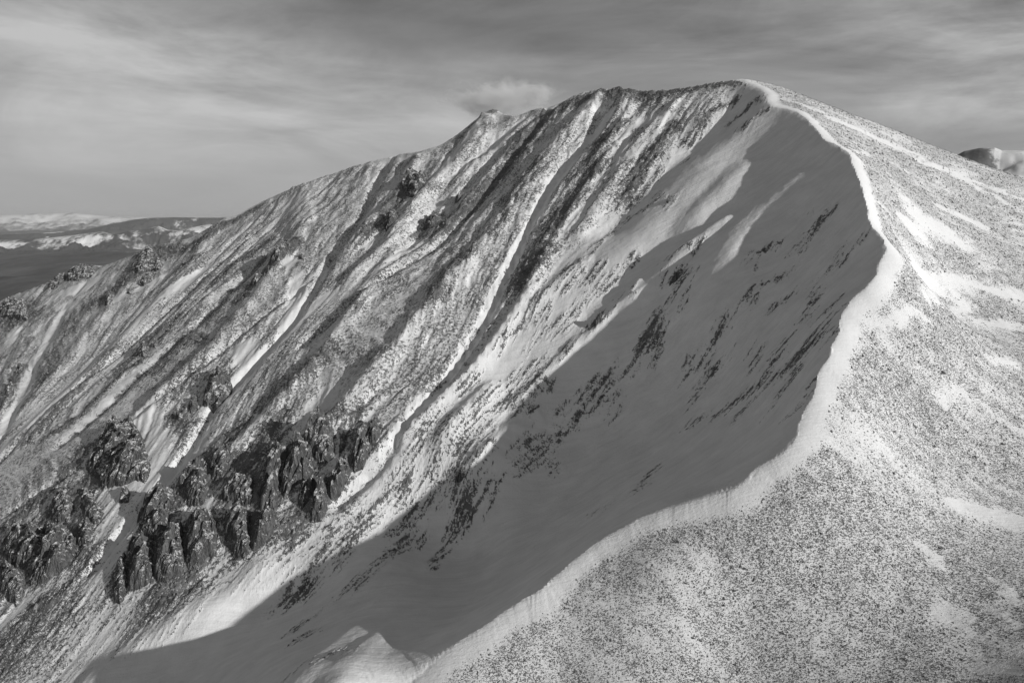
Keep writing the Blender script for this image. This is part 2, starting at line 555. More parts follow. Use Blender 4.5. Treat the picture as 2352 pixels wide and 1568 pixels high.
SNOW = [('c2', [(640, 1200), (570, 1400), (520, 1640)], 190, 1), ('c2', [(1480, 1000), (1100, 1200), (850, 1330), (640, 1600)], 130, 1), 
    ('o', [(1113, 733), (1030, 860), (985, 930)], 22, 1), ('c6', [(1530, 300), (1400, 440), (1270, 590), (1200, 680), (1080, 880), (960, 1120), (880, 1260), (740, 1568)], 50, 1),
    ('c6', [(1690, 300), (1640, 430), (1590, 600), (1480, 700)], 45, .9), ('c6', [(1930, 300), (1820, 430), (1700, 560)], 40, .8),
    ('c6', [(1440, 740), (1380, 860), (1280, 1000), (1180, 1080)], 60, .9), ('c6', [(860, 900), (770, 1020), (700, 1200)], 26, .8),
    ('c6', [(1430, 215), (1500, 230)], 60, .9), ('c6', [(1880, 310), (1700, 340)], 50, .7),
    ('c6', [(230, 870), (130, 1010), (60, 1060), (0, 1120)], 40, .9), ('c6', [(480, 860), (300, 1060), (100, 1260), (0, 1360)], 26, .8),
    ('c6', [(690, 380), (600, 500), (470, 650), (300, 830)], 22, .8), ('c6', [(1000, 280), (850, 400), (640, 560), (500, 700)], 22, .7),
    ('o', [(753, 614), (677, 736), (590, 830), (486, 938), (432, 1034), (380, 1100), (310, 1190)], 20, 1),
    ('c1', [(2091, 600), (1900, 760), (1750, 900), (1640, 1000), (1500, 1170), (1350, 1300), (1250, 1500)], 70, 1),
    ('c1', [(1560, 930), (1600, 1030), (1450, 1230), (1300, 1340)], 60, 1),
    ('c1', [(1350, 400), (1200, 500), (1000, 640), (850, 790), (700, 920), (560, 1070), (380, 1240), (200, 1400), (0, 1568)], 50, .95),
    ('c1', [(1000, 990), (800, 1150), (600, 1330), (420, 1500)], 40, .8), ('c1', [(560, 520), (400, 590), (300, 640)], 80, .95), ('c1', [(640, 480), (430, 640), (330, 850), (240, 1000), (130, 1180), (30, 1440)], 36, .9),
    ('c1', [(1040, 470), (880, 560), (740, 640)], 40, .9), ('c1', [(120, 800), (60, 900)], 40, .8),
    ('c1', [(860, 1400), (960, 1440), (1040, 1568)], 80, .95), ('c1', [(1880, 380), (1890, 600), (1830, 780)], 50, .8), ('c1', [(1450, 1420), (1300, 1568)], 40, .8),
    ('c2', [(830, 130), (880, 250), (900, 350), (830, 440), (700, 480), (600, 500), (640, 600), (660, 700)], 80, 1),
    ('c2', [(1130, 250), (960, 380), (860, 500), (800, 600)], 40, 1), ('c2', [(1220, 480), (1150, 580), (1260, 590), (1420, 580)], 40, 1),
    ('c2', [(1460, 60), (1470, 110), (1430, 150)], 40, .9), ('c2', [(1940, 160), (1930, 300), (1870, 370)], 36, 1), ('c2', [(1690, 520), (1640, 600), (1600, 680)], 50, .9),
    ('c2', [(2116, 350), (2040, 430), (1960, 480), (1900, 620), (1750, 800)], 50, 1), ('c2', [(390, 640), (420, 700)], 40, .9),
    ('c2', [(770, 650), (680, 760), (600, 900), (570, 1050), (600, 1200), (700, 1200), (770, 1110), (850, 1040)], 70, 1),
    ('c2', [(400, 960), (250, 1060), (150, 1100), (0, 1260)], 40, .95), ('c2', [(560, 1250), (500, 1400), (480, 1568)], 120, 1), ('c2', [(1280, 700), (1290, 850), (1230, 950)], 50, 1),
    ('c2', [(1800, 0), (1770, 110)], 50, .9), ('c2', [(1870, 0), (1900, 60)], 40, .9),
    ('c3', [(200, 110), (180, 190), (230, 250)], 40, 1), ('c3', [(700, 130), (620, 260), (540, 330)], 40, .9),
]
ROCK = [
    # bands under the crest and inside the smooth bowl
    ('c6', [(2060, 60), (1900, 140), (1700, 160), (1500, 140), (1400, 170), (1300, 200)], 110, .75),
    ('c6', [(1190, 220), (1000, 440), (930, 560), (800, 700), (640, 850), (480, 1000)], 90, .8), ('c6', [(1680, 320), (1500, 450), (1420, 600)], 60, .75),
    ('c6', [(1950, 350), (1850, 450), (1760, 600), (1640, 780)], 80, .7), ('c6', [(1460, 640), (1350, 800), (1200, 950), (1060, 1180), (950, 1350)], 110, .75),
    ('c6', [(1090, 640), (900, 830), (820, 1000), (640, 1200), (500, 1300), (420, 1500)], 100, .62), ('c6', [(250, 740), (130, 960), (20, 1060)], 80, .8), ('c6', [(430, 900), (330, 1010)], 60, .8),
    ('c6', [(1300, 1030), (1200, 1150), (1100, 1260)], 40, .6), ('c6', [(780, 260), (650, 350), (540, 500)], 50, .55),
    ('c5', [(560, 110), (420, 130), (300, 160), (100, 200), (0, 240)], 70, .7), ('c5', [(580, 230), (520, 280), (450, 320)], 45, .8), ('c5', [(640, 310), (570, 370), (520, 410)], 40, .75),
    ('c5', [(480, 200), (330, 300), (240, 400), (190, 460)], 45, .72), ('c5', [(650, 230), (740, 235)], 22, .7),
    ('c5', [(110, 810), (60, 860)], 30, .6), ('c5', [(210, 540), (170, 570)], 12, .6), ('c5', [(1020, 880), (960, 970), (920, 1010)], 16, .75), ('c5', [(920, 880), (910, 895)], 14, .7),
    ('c5', [(710, 1090), (650, 1140)], 34, .68), ('c5', [(870, 1070), (820, 1120), (880, 1110)], 22, .55), ('c5', [(1130, 1120), (1070, 1160), (1090, 1190)], 26, .66), ('c5', [(1200, 1050), (1195, 1060)], 10, .6),
    ('c5', [(820, 1220), (760, 1270), (680, 1290)], 22, .6), ('c5', [(990, 1260), (950, 1280)], 18, .6), ('c5', [(580, 1370), (500, 1440), (410, 1540)], 28, .72), ('c5', [(790, 1390), (710, 1450)], 40, .68),
    ('c5', [(970, 1330), (930, 1400), (925, 1450)], 16, .65), ('c5', [(1050, 1430), (930, 1540)], 12, .6), ('c5', [(900, 1480), (860, 1540)], 30, .6), ('c5', [(590, 1160), (560, 1260)], 20, .5),
    ('c7', [(1130, 640), (1060, 730)], 46, .92), ('c7', [(1190, 620), (1170, 690)], 20, .7), ('c7', [(1020, 680), (1000, 700)], 16, .6),
    ('c7', [(1110, 760), (1040, 860), (970, 950), (900, 1080), (840, 1160)], 60, .74), ('c7', [(1000, 1030), (970, 1070)], 24, .7), ('c7', [(960, 1150), (870, 1230)], 12, .6), ('c7', [(1150, 880), (1120, 900)], 20, .65),
    ('c7', [(930, 1090), (830, 1200), (810, 1180)], 40, .7), ('c7', [(1060, 210), (1030, 260)], 30, .75), ('c7', [(980, 170), (950, 190)], 10, .6),
    ('c7', [(1000, 190), (840, 280), (760, 330), (600, 480), (540, 560), (400, 690)], 18, .66), ('c7', [(540, 630), (480, 700), (430, 750)], 36, .7), ('c7', [(650, 600), (560, 700)], 18, .65),
    ('c7', [(370, 720), (280, 790), (240, 860)], 50, .75), ('c7', [(250, 860), (150, 980), (60, 1080), (0, 1140)], 30, .68), ('c7', [(330, 840), (250, 950)], 12, .6),
    ('c7', [(860, 550), (740, 640), (560, 780), (430, 930), (360, 1000)], 26, .62), ('c7', [(560, 800), (440, 930), (450, 980)], 40, .58), ('c7', [(690, 900), (620, 960), (580, 990)], 40, .82), ('c7', [(790, 760), (830, 800)], 26, .7),
    ('c7', [(490, 1080), (350, 1190), (200, 1330), (60, 1440), (0, 1480)], 26, .72), ('c7', [(260, 1160), (110, 1290)], 22, .66), ('c7', [(520, 830), (230, 1060)], 12, .55),
    ('c7', [(320, 1310), (280, 1330)], 34, .75), ('c7', [(240, 1370), (230, 1410)], 30, .75), ('c7', [(240, 1490), (150, 1480)], 40, .7), ('c7', [(1190, 490), (1100, 540), (1000, 600)], 14, .6), ('c7', [(1240, 500), (1170, 540)], 12, .6),
    ('c7', [(740, 1180), (640, 1280), (500, 1410)], 22, .66), ('c7', [(720, 1320), (600, 1440), (470, 1560)], 26, .68), ('c7', [(380, 1500), (430, 1480)], 12, .6),
    ('c7', [(1540, 770), (1460, 840), (1380, 940)], 26, .72), ('c7', [(1340, 990), (1270, 1080)], 12, .66), ('c7', [(1170, 1190), (1150, 1230)], 30, .68), ('c7', [(1250, 1170), (1210, 1220)], 26, .68), ('c7', [(1310, 1210), (1300, 1230)], 16, .9),
    ('c7', [(1380, 1150), (1260, 1290)], 10, .58), ('c7', [(1560, 1090), (1540, 1180)], 40, .6), ('c7', [(1730, 1080), (1690, 1120), (1640, 1150)], 24, .68), ('c7', [(1880, 1030), (1840, 1120), (1770, 1180), (1740, 1300), (1700, 1380)], 46, .7),
    ('c7', [(1720, 1190), (1600, 1290), (1450, 1400), (1300, 1500)], 22, .66), ('c7', [(1960, 960), (1960, 1060)], 40, .5), ('c7', [(1890, 1310), (1860, 1360)], 30, .66), ('c7', [(1840, 1390), (1780, 1470)], 12, .62),
    ('c7', [(1500, 1440), (1430, 1500), (1400, 1540)], 40, .6), ('c7', [(1220, 1330), (1180, 1400)], 12, .62), ('c7', [(1210, 1500), (1180, 1540)], 10, .6), ('c7', [(2010, 830), (1900, 950)], 14, .6),
    ('c3', [(960, 40), (870, 130)], 24, .7), ('c3', [(1190, 20), (1120, 70)], 14, .6), ('c3', [(780, 200), (680, 300), (610, 420)], 24, .68), ('c3', [(1020, 130), (960, 200), (900, 300), (840, 420)], 30, .68),
    ('c3', [(840, 270), (740, 370), (640, 400)], 90, .62), ('c3', [(770, 440), (720, 520)], 70, .74), ('c3', [(900, 330), (860, 440), (840, 520)], 60, .62), ('c3', [(1100, 150), (960, 350), (850, 470)], 40, .7),
    ('c3', [(1220, 210), (1160, 260), (1100, 300)], 50, .66), ('c3', [(1000, 380), (1020, 410)], 30, .7), ('c3', [(960, 470), (940, 510)], 34, .75),
    ('c3', [(590, 520), (480, 640), (380, 740)], 90, .66), ('c3', [(600, 560), (580, 660)], 60, .72), ('c3', [(370, 600), (260, 720), (230, 820)], 60, .58), ('c3', [(820, 560), (740, 640), (620, 740), (520, 840)], 44, .68),
    ('c3', [(640, 700), (560, 800)], 60, .7), ('c3', [(870, 600), (830, 690)], 40, .74), ('c3', [(450, 740), (400, 810), (330, 880), (240, 990)], 34, .64), ('c3', [(330, 790), (210, 900), (150, 970)], 40, .6),
    ('c3', [(1050, 580), (990, 650), (900, 720), (870, 780)], 26, .76), ('c3', [(860, 800), (800, 880), (740, 950), (720, 980)], 26, .72), ('c3', [(920, 780), (860, 850)], 26, .5), ('c3', [(640, 840), (500, 940), (400, 1030), (330, 1090)], 16, .62), ('c3', [(670, 830), (655, 870)], 20, .6),
    ('c3', [(320, 1100), (200, 1190), (100, 1260), (0, 1330)], 16, .58), ('c3', [(130, 1110), (50, 1130)], 40, .72), ('c3', [(200, 1000), (100, 1100), (0, 1160)], 34, .6),
    ('c3', [(1640, 100), (1560, 180), (1440, 280), (1350, 350), (1240, 440)], 24, .68), ('c3', [(1250, 380), (1180, 450), (1130, 520)], 20, .66), ('c3', [(1330, 450), (1310, 490)], 20, .6), ('c3', [(1840, 500), (1740, 600)], 16, .62), ('c3', [(1545, 715), (1538, 722)], 8, .8), ('c3', [(1640, 200), (1636, 206)], 8, .7),
    ('c3', [(1520, 120), (1450, 170)], 16, .62), ('c3', [(0, 1380), (130, 1310)], 8, .45), ('c3', [(0, 1530), (330, 1390)], 10, .42),
    ('c2', [(850, 1080), (960, 1120), (1000, 1160), (880, 1210), (800, 1230)], 110, .78), ('c2', [(1040, 1000), (1120, 1080)], 80, .72), ('c2', [(1280, 960), (1180, 1060)], 60, .5), ('c2', [(720, 1080), (700, 1260)], 30, .6), ('c2', [(1000, 1220), (860, 1330), (790, 1390)], 40, .55),
    ('c2', [(1730, 700), (1640, 810)], 60, .75), ('c2', [(1980, 560), (1900, 700), (1820, 860)], 70, .6), ('c2', [(2116, 660), (1900, 880)], 40, .6), ('c2', [(1780, 1020), (1690, 1060)], 60, .7), ('c2', [(1640, 1060), (1560, 1160)], 26, .5),
    ('c2', [(1560, 640), (1650, 740), (1520, 800)], 80, .7), ('c2', [(1400, 100), (1250, 240), (1100, 400)], 60, .8), ('c2', [(1600, 100), (1450, 300), (1330, 450)], 120, .72), ('c2', [(2060, 60), (1850, 300)], 70, .7),
    ('c2', [(1010, 60), (1060, 120), (1140, 80), (1180, 30)], 60, .8), ('c2', [(520, 220), (420, 330), (330, 430), (200, 560), (60, 680)], 60, .78), ('c2', [(320, 20), (200, 150)], 40, .7),
    ('c2', [(450, 900), (300, 1080), (150, 1250), (50, 1450)], 200, .62), ('c2', [(200, 1250), (350, 1300), (450, 1400)], 160, .52), ('c2', [(750, 500), (640, 720), (520, 880)], 40, .5),
    ('c2', [(720, 1000), (900, 900), (1150, 800), (1350, 720), (1550, 660)], 190, .9), ('c2', [(900, 620), (1100, 450), (1300, 380)], 130, .85), ('c2', [(1350, 520), (1600, 420), (1800, 280)], 200, .9), ('c2', [(1780, 600), (1950, 420), (2100, 200)], 110, .85), ('c2', [(50, 850), (250, 800), (420, 780)], 190, .88), ('c2', [(30, 1040), (120, 960)], 120, .85), ('c2', [(700, 400), (540, 420), (350, 560)], 110, .8),
    # far left wall
    ('c1', [(1600, 60), (1400, 170), (1300, 260), (1150, 300), (900, 310)], 90, .72), ('c1', [(980, 330), (880, 450), (760, 560), (660, 620)], 120, .78), ('c1', [(1240, 380), (1150, 440)], 60, .85), ('c1', [(560, 410), (450, 460), (330, 530)], 60, .8),
    ('c1', [(1720, 260), (1500, 400), (1380, 520)], 70, .74), ('c1', [(1880, 300), (1740, 440), (1600, 560), (1520, 640)], 70, .8), ('c1', [(1900, 420), (1880, 480)], 30, .8), ('c1', [(1680, 360), (1300, 740), (1000, 1010), (760, 1230), (400, 1520)], 40, .62),
    ('c1', [(1150, 740), (1000, 860), (900, 960), (820, 1020)], 70, .8), ('c1', [(900, 1020), (700, 1180), (480, 1380), (300, 1500)], 40, .75), ('c1', [(700, 970), (520, 1170), (330, 1370), (180, 1530)], 50, .66), ('c1', [(1460, 600), (1300, 780), (1130, 950), (980, 1100)], 110, .58),
    ('c1', [(480, 700), (350, 950), (280, 1160)], 60, .62), ('c1', [(140, 1050), (80, 1180), (50, 1290)], 50, .8), ('c1', [(0, 720), (100, 690), (180, 740)], 100, .85), ('c1', [(1400, 880), (1250, 1080), (1150, 1240)], 80, .55), ('c1', [(2060, 640), (1850, 880), (1700, 1080)], 16, .7),
    ('c1', [(1300, 1380), (1200, 1480)], 100, .7), ('c1', [(2091, 980), (1900, 1150), (1700, 1300), (1480, 1500)], 120, .66), ('c1', [(40, 980), (0, 1010)], 30, .7), ('c1', [(1270, 860), (1290, 910)], 30, .7),
]
SNOWR = raster(SNOW, .72)
ROCKR = raster([(v_, p_, w_ * (.48 if v_ in ('c7', 'c3') else .6 if v_ == 'c5' else .9), s_) for (v_, p_, w_, s_) in ROCK])
# gully carving and ribs
CARVE = [('c5', [(545, 130), (470, 270), (330, 400), (130, 560), (-80, 760), (-250, 950)], 70, .8), ('c7', [(1300, 300), (1060, 440), (820, 640), (560, 880)], 70, .5), ('c6', [(1190, 215), (1000, 330), (700, 640), (450, 900)], 34, .8), ('o', FALL['D'], 22, 1), ('o', FALL['E'][:7], 26, 1), ('o', FALL['F'], 22, .9), ('o', FALL['C'][1:], 18, .7), ('o', [(1480, 240), (1340, 430), (1260, 560), (1180, 700), (1060, 860), (960, 960)], 18, .6),
         ('o', [(753, 614), (600, 740), (460, 860), (330, 960), (180, 1080), (20, 1180)], 14, .6), ('o', FALL['A'], 16, .6), ('c6', [(1000, 280), (850, 400), (640, 560), (500, 700), (300, 1060)], 40, .7),
         ('c1', [(1680, 360), (1300, 740), (1000, 1010), (760, 1230), (400, 1520)], 30, .6)]
CARV = raster(CARVE)
RIBS = [('c7', [(1450, 60), (1330, 190), (1180, 340)], 60, .5), ('c7', [(1380, 360), (1180, 500), (960, 720), (800, 860)], 44, .8), ('c7', [(860, 740), (690, 930), (560, 1070)], 34, .8), ('c7', [(520, 1080), (330, 1290), (180, 1440)], 44, .8), ('c3', [(1240, 250), (1080, 380), (930, 540)], 44, .9), ('c3', [(1000, 130), (850, 270), (780, 380)], 50, .8), ('c3', [(700, 150), (560, 300), (480, 420)], 44, .5), ('o', [(1130, 262), (1040, 390), (950, 480), (900, 570), (820, 640)], 50, 1), ('o', [(1400, 215), (1290, 330), (1200, 440), (1120, 560), (1000, 700), (900, 830), (790, 960), (700, 1050)], 60, 1),
        ('o', [(1440, 215), (1430, 300), (1350, 430), (1260, 560), (1210, 680), (1130, 800), (1060, 880), (930, 1000)], 40, .8), ('o', [(1550, 250), (1470, 330), (1400, 440), (1330, 540)], 34, .6),
        ('o', [(985, 350), (880, 480), (800, 590)], 50, .8), ('o', [(700, 430), (690, 560), (600, 680), (500, 800), (350, 940), (300, 990)], 60, .9), ('o', [(520, 500), (440, 620), (330, 740), (200, 870), (60, 1000)], 44, .7), ('o', [(360, 570), (280, 680), (160, 830), (80, 930)], 40, .6),
        ('o', [(900, 590), (800, 740), (720, 850), (620, 960), (520, 1060)], 46, .7),
        # snow ribs of the bowl that catch the light between shadows
        ('c7', [(1690, 240), (1500, 420), (1340, 620), (1240, 740), (1080, 920)], 120, 1.05), ('c2', [(1450, 1020), (1100, 1230), (800, 1400), (560, 1600)], 90, .8), ('c7', [(1240, 60), (1050, 240), (860, 430), (700, 560)], 80, .35), ('c7', [(900, 700), (700, 880), (500, 1120), (330, 1300)], 80, .4),
        ('c7', [(540, 600), (400, 700), (240, 850)], 40, .4), ('c3', [(1060, 570), (900, 740), (720, 980)], 40, .3), ('c5', [(640, 300), (500, 440), (250, 640)], 70, .35)]
RIBR = raster(RIBS)

# ------------------------------------------------------------------ height of the place


def surface(x, y, detail=True):
    """height, rock cover and signed rim distance at plan positions"""
    x = np.asarray(x, float); y = np.asarray(y, float)
    sd, idx = exact_rim(x, y, bil(SD, x, y))
    zf = cub(ZF, x, y); zg = cub(ZG, x, y)
    near = np.abs(sd) < 44
    cf = np.where(near, rimF[idx] * np.exp(-np.abs(sd) / 9.0), 0)
    cg = np.where(near, rimG[idx] * np.exp(-np.abs(sd) / 9.0), 0)
    face = sd < 0
    a = cub(AC, x, y); b = -(x * .75 + y * .66)
    # the strokes are broken up by noise drawn out down the slope
    wa = fbm(a / 11., b / 34., 4, 51, .6); wb = fbm(a / 13., b / 40., 3, 53, .6)
    wc = fbm(x / 7., y / 7., 3, 55, .6)
    wx = x + 7.5 * wa - 5.0 * wb + 2.5 * wc; wy = y + 6.5 * wa + 6.0 * wb - 2 * wc
    rk0 = bil(RK, wx, wy); rr_ = bil(ROCKR, wx, wy); sn = bil(SNOWR, wx, wy)
    streak = fbm(a / 5., b / 22., 4, 57, .6)
    wv = fbm(x / 90, y / 90, 3, 5)
    ribn = ridged((a + 12 * wv) / 44., b / 330., 3, 11)
    ww = fbm(x / 24, y / 24, 3, 7)
    ribf = ridged((a + 7 * wv + 6 * ww) / 17., b / 62., 3, 23, .6)
    rgh = ridged((a + 4 * wv + 5 * ww) / 10., b / 15., 4, 29, .6)
    # rock cover
    rough_m = np.maximum(rk0, sstep(.15, .6, rr_))
    rock = rk0 * (.235 + .10 * ribn + .05 * ribf + .12 * fbm(x / 38, y / 38, 3, 41) + .12 * streak) * (1 - .9 * sstep(.3, .6, sn + .18 * wc))
    rock = np.maximum(rock, (rr_ * (1 - .55 * sn) * np.where(rk0 > .5, .78, .66) + np.where(rk0 > .5, .26, .45) * np.where(rr_ > .15, streak, 0)))
    rock = np.where(face, rock, 0)
    crest_far = np.where(near, (RIMI[idx] < I_SUMMIT).astype(float), 0)
    edge_f = np.maximum(sstep(0, 30, -sd), .42 * crest_far)      # keep the rim line clean
    zf2 = zf + cf
    ga = 1 / np.maximum(1, bil(GA, x, y)) ** 1.5
    if detail:
        car = bil(CARV, x, y); rb = bil(RIBR, x, y)
        amp = rk0
        zd = edge_f * (amp * (5.6 * ribn + 2.3 * ribf) * ga + amp * (.3 + .7 * np.clip(rock, 0, 1)) * 1.2 * rgh * ga + amp * sstep(.25, .6, rock) * 2.6 * ridged(x / 15 + .4 * wv, y / 15, 4, 33, .6) - 9.5 * car + 9.5 * rb + (1 - amp) * (1.2 * fbm(a / 70., b / 260., 3, 71)))
        zd += edge_f * (1 - amp) * .5 * fbm(x / 26, y / 26, 3, 83)
        r2 = np.clip(rock, 0, 1)
        zd += (.25 + .75 * edge_f) * r2 * (3.0 * ga * fbm(a / 9., b / 16., 4, 91, .6) + 1.8 * ridged(x / 5.5, y / 5.5, 3, 95, .6))
        zd += edge_f * (.12 * fbm(x / 6, y / 6, 2, 97) + .35 * (1 - amp) * ga ** 2 * ridged(a / 7., b / 60., 3, 99))
        zf2 = zf2 + zd
    # plateau
    zg2 = zg + cg
    if detail:
        e2 = sstep(0, 14, sd)
        zg2 = zg2 + e2 * (1.1 * fbm(x / 60, y / 60, 3, 101) + .32 * fbm(x / 14, y / 14, 3, 103))
        # wind ripples (sastrugi) across the snow
        u = x * .72 - y * .69; v2 = x * .69 + y * .72
        zg2 = zg2 + sstep(1, 6, sd) * .26 * ridged(u / 22., v2 / 4.2, 4, 107) * (.4 + .6 * sstep(-.2, .5, fbm(x / 40, y / 40, 2, 109)))
        # soft rolled lip
        zg2 = zg2 - .9 * np.exp(-np.abs(sd) / 2.2)
    z = np.where(face, zf2, zg2)
    if detail:
        zf3 = zf2 - .9 * np.exp(-np.abs(sd) / 2.2)
        z = np.where(face, zf3, z)
    return z, np.clip(rock, 0, 1), sd, idx


def tag(o, label=None, cat=None, group=None, kind=None):
    if label: o['label'] = label
    if cat: o['category'] = cat
    if group: o['group'] = group
    if kind: o['kind'] = kind
    return o


def mesh_np(name, V, F, mat, parent=None, attrs=None, smooth=True):
    """V (n,3), F (m,3|4) -> linked mesh object"""
    me = bpy.data.meshes.new(name)
    V = np.ascontiguousarray(V, np.float32); F = np.ascontiguousarray(F, np.int32)
    m, k = F.shape
    me.vertices.add(len(V)); me.vertices.foreach_set('co', V.ravel())
    me.loops.add(m * k); me.loops.foreach_set('vertex_index', F.ravel())
    me.polygons.add(m)
    me.polygons.foreach_set('loop_start', np.arange(0, m * k, k, dtype=np.int32))
    me.polygons.foreach_set('loop_total', np.full(m, k, np.int32))
    me.polygons.foreach_set('use_smooth', np.full(m, smooth, bool))
    if attrs:
        for an, av_ in attrs.items():
            at = me.attributes.new(an, 'FLOAT', 'POINT')
            at.data.foreach_set('value', np.ascontiguousarray(av_, np.float32))
    me.update()
    me.validate(verbose=False)
    me.materials.append(mat)
    o = bpy.data.objects.new(name, me)
    COL.objects.link(o)
    if parent: o.parent = parent
    return o


def sub_mesh(V, F, keep, attrs):
    F2 = F[keep]
    used = np.unique(F2)
    remap = np.full(len(V), -1, np.int64); remap[used] = np.arange(len(used))
    return V[used], remap[F2], {k: a[used] for k, a in attrs.items()}


# ------------------------------------------------------------------ materials
def new_mat(name):
    m = bpy.data.materials.new(name)
    m.use_nodes = True
    T = NT(m.node_tree)
    bs = T.n['Principled BSDF']
    bs.inputs['Roughness'].default_value = .85
    bs.inputs['Specular IOR Level'].default_value = .15
    return m, T, bs


def mat_face():
    m, T, bs = new_mat('snow_and_rock')
    P = T.new('ShaderNodeTexCoord').outputs['Object']
    at = T.new('ShaderNodeAttribute', attribute_name='rock').outputs['Fac']
    # streaks run down the fall line
    S = T.mapping(P, scale=(1, 1, .55), rot=(0, 0, 0))
    n1 = T.noise(S, .42, 5, .68, .3)
    n2 = T.noise(S, 1.25, 3, .65)
    n = T.math('ADD', T.math('MULTIPLY', n1, .55), T.math('MULTIPLY', n2, .45))
    # threshold
    th = T.math('SUBTRACT', T.math('ADD', n, T.math('MULTIPLY', at, .42)), .655)
    mask = T.mapr(th, -.012, .03, 0, 1)
    mask = T.math('MULTIPLY', mask, T.mapr(at, .06, .2, 0, 1))
    tone = T.noise(P, .09, 4, .6)
    rockc = T.mapr(tone, .3, .7, .07, .23, False)
    fine = T.noise(P, 2.5, 2, .6)
    rockc = T.math('MULTIPLY', rockc, T.mapr(fine, .3, .7, .6, 1.5, False))
    run = T.noise(T.mapping(P, scale=(.10, 1.0, .4), rot=(0, 0, -.35)), .22, 6, .62, .4)
    snowc = T.mapr(T.math('ADD', T.math('MULTIPLY', T.noise(P, .05, 4, .6), .5), T.math('MULTIPLY', run, .5)), .35, .65, .70, .86, False)
    T.put(bs.inputs['Base Color'], T.grey(T.mix(mask, snowc, rockc)))
    bmp = T.new('ShaderNodeBump')
    bmp.inputs['Distance'].default_value = 1.0
    bmp.inputs['Strength'].default_value = 1.0
    h = T.math('ADD', T.math('MULTIPLY', T.math('MULTIPLY', n, at), 1.6),
               T.math('MULTIPLY', T.noise(P, .6, 5, .65), .34))
    h = T.math('ADD', T.math('ADD', h, T.math('MULTIPLY', run, .7)), T.math('MULTIPLY', mask, .35))
    T.put(bmp.inputs['Height'], h)
    T.put(bs.inputs['Normal'], bmp.outputs[0])
    return m


def mat_plateau(smooth=False):
    m, T, bs = new_mat('wind_packed_snow' if not smooth else 'cornice_snow')
    P = T.new('ShaderNodeTexCoord').outputs['Object']
    snowc = T.mapr(T.noise(P, .03, 4, .6), .3, .7, .77, .85, False)
    S = T.mapping(P, scale=(.22, 1.3, 1), rot=(0, 0, .785))
    rp = T.noise(S, .55, 4, .6, .3)
    if not smooth:
        at = T.new('ShaderNodeAttribute', attribute_name='rock').outputs['Fac']
        D = T.mapping(P, scale=(.6, 1.35, 1), rot=(0, 0, .785))
        n = T.math('ADD', T.math('MULTIPLY', T.noise(D, 1.3, 4, .7), .5), T.math('MULTIPLY', T.noise(D, 2.8, 2, .6), .5))
        th = T.math('SUBTRACT', T.math('ADD', n, T.math('MULTIPLY', at, .206)), .66)
        mask = T.math('MULTIPLY', T.mapr(th, -.01, .03, 0, 1), T.mapr(at, .02, .12, 0, 1))
        rc = T.mapr(T.noise(P, 1.7, 2, .6), .3, .7, .09, .30, False)
        colv = T.mix(mask, snowc, rc)
    else:
        mask = None
        colv = snowc
    T.put(bs.inputs['Base Color'], T.grey(colv))
    bmp = T.new('ShaderNodeBump')
    bmp.inputs['Distance'].default_value = 1.0
    h = T.math('ADD', T.math('MULTIPLY', rp, .35), T.math('MULTIPLY', T.noise(P, .9, 3, .6), .12))
    if mask is not None:
        h = T.math('ADD', h, T.math('MULTIPLY', mask, .25))
    T.put(bmp.inputs['Height'], h)
    T.put(bs.inputs['Normal'], bmp.outputs[0])
    return m


M_FACE = mat_face()
M_PLAT = mat_plateau()
M_CORN = mat_plateau(True)

# ------------------------------------------------------------------ terrain sheets
def build_terrain():
    nth, nr = 1060, 760
    th = np.radians(np.linspace(-50, 50, nth))
    # distance rows: log spacing, denser over the visible band
    s = np.linspace(0, 1, nr)
    knots = np.array([105, 190, 1750, 2450.]); kp = np.array([0, .05, .955, 1.0])
    r = np.exp(np.interp(s, kp, np.log(knots)))
    TH, R = np.meshgrid(th, r)
    x = (R * np.sin(TH)).ravel(); y = (R * np.cos(TH)).ravel()
    z, rock, sd, idx = surface(x, y)
    # plateau stone cover
    prock = plateau_cover(x, y, sd, idx)
    att = np.where(sd < 0, rock, prock)
    V = np.stack([x, y, z], 1)
    i = np.arange(nth * nr).reshape(nr, nth)
    F = np.stack([i[:-1, :-1].ravel(), i[:-1, 1:].ravel(), i[1:, 1:].ravel(), i[1:, :-1].ravel()], 1)
    sdc = sd[F].mean(1)
    xc = x[F].mean(1); yc = y[F].mean(1)
    cw = cornice_width(xc, yc, sdc)
    isface = sdc < 0
    isc = (~isface) & (cw > 0) & (sdc < cw)
    isp = (~isface) & (~isc)
    for nm, keep, mt in (('mountain_face', isface, M_FACE), ('snow_cornice', isc, M_CORN), ('plateau', isp, M_PLAT)):
        v, f, a = sub_mesh(V, F, keep, {'rock': att})
        o = mesh_np(nm, v, f, mt, attrs=a)
        if nm == 'snow_cornice':
            tag(o, 'smooth white snow cornice curving along the plateau rim above the shaded bowl', 'snow cornice')
        else:
            tag(o, kind='structure')


# width of the bare snow lip in metres by rim index
LIPI = np.array([0, 46.5, 47, 50, 55, 58, 60, 64, 68, 72, 78, 84, 88, 92, 96, 100, 104, 107, 140])
LIPW = np.array([0, 0, 3, 12, 12, 11, 9, 8, 11, 12, 12, 12, 11, 8, 11, 13, 15, 16, 17.])


def cornice_width(x, y, sd):
    ix = np.clip(np.round((x - GX0) / GD).astype(int), 0, nx - 1); iy = np.clip(np.round((y - GY0) / GD).astype(int), 0, ny - 1)
    ni = RIMI[np.clip(NI[iy, ix], 0, len(RIMI) - 1)]
    cw = np.interp(ni, LIPI, LIPW)
    return .46 * cw * (1 + .35 * fbm(x / 14, y / 14, 3, 201)) * (cw > .5)


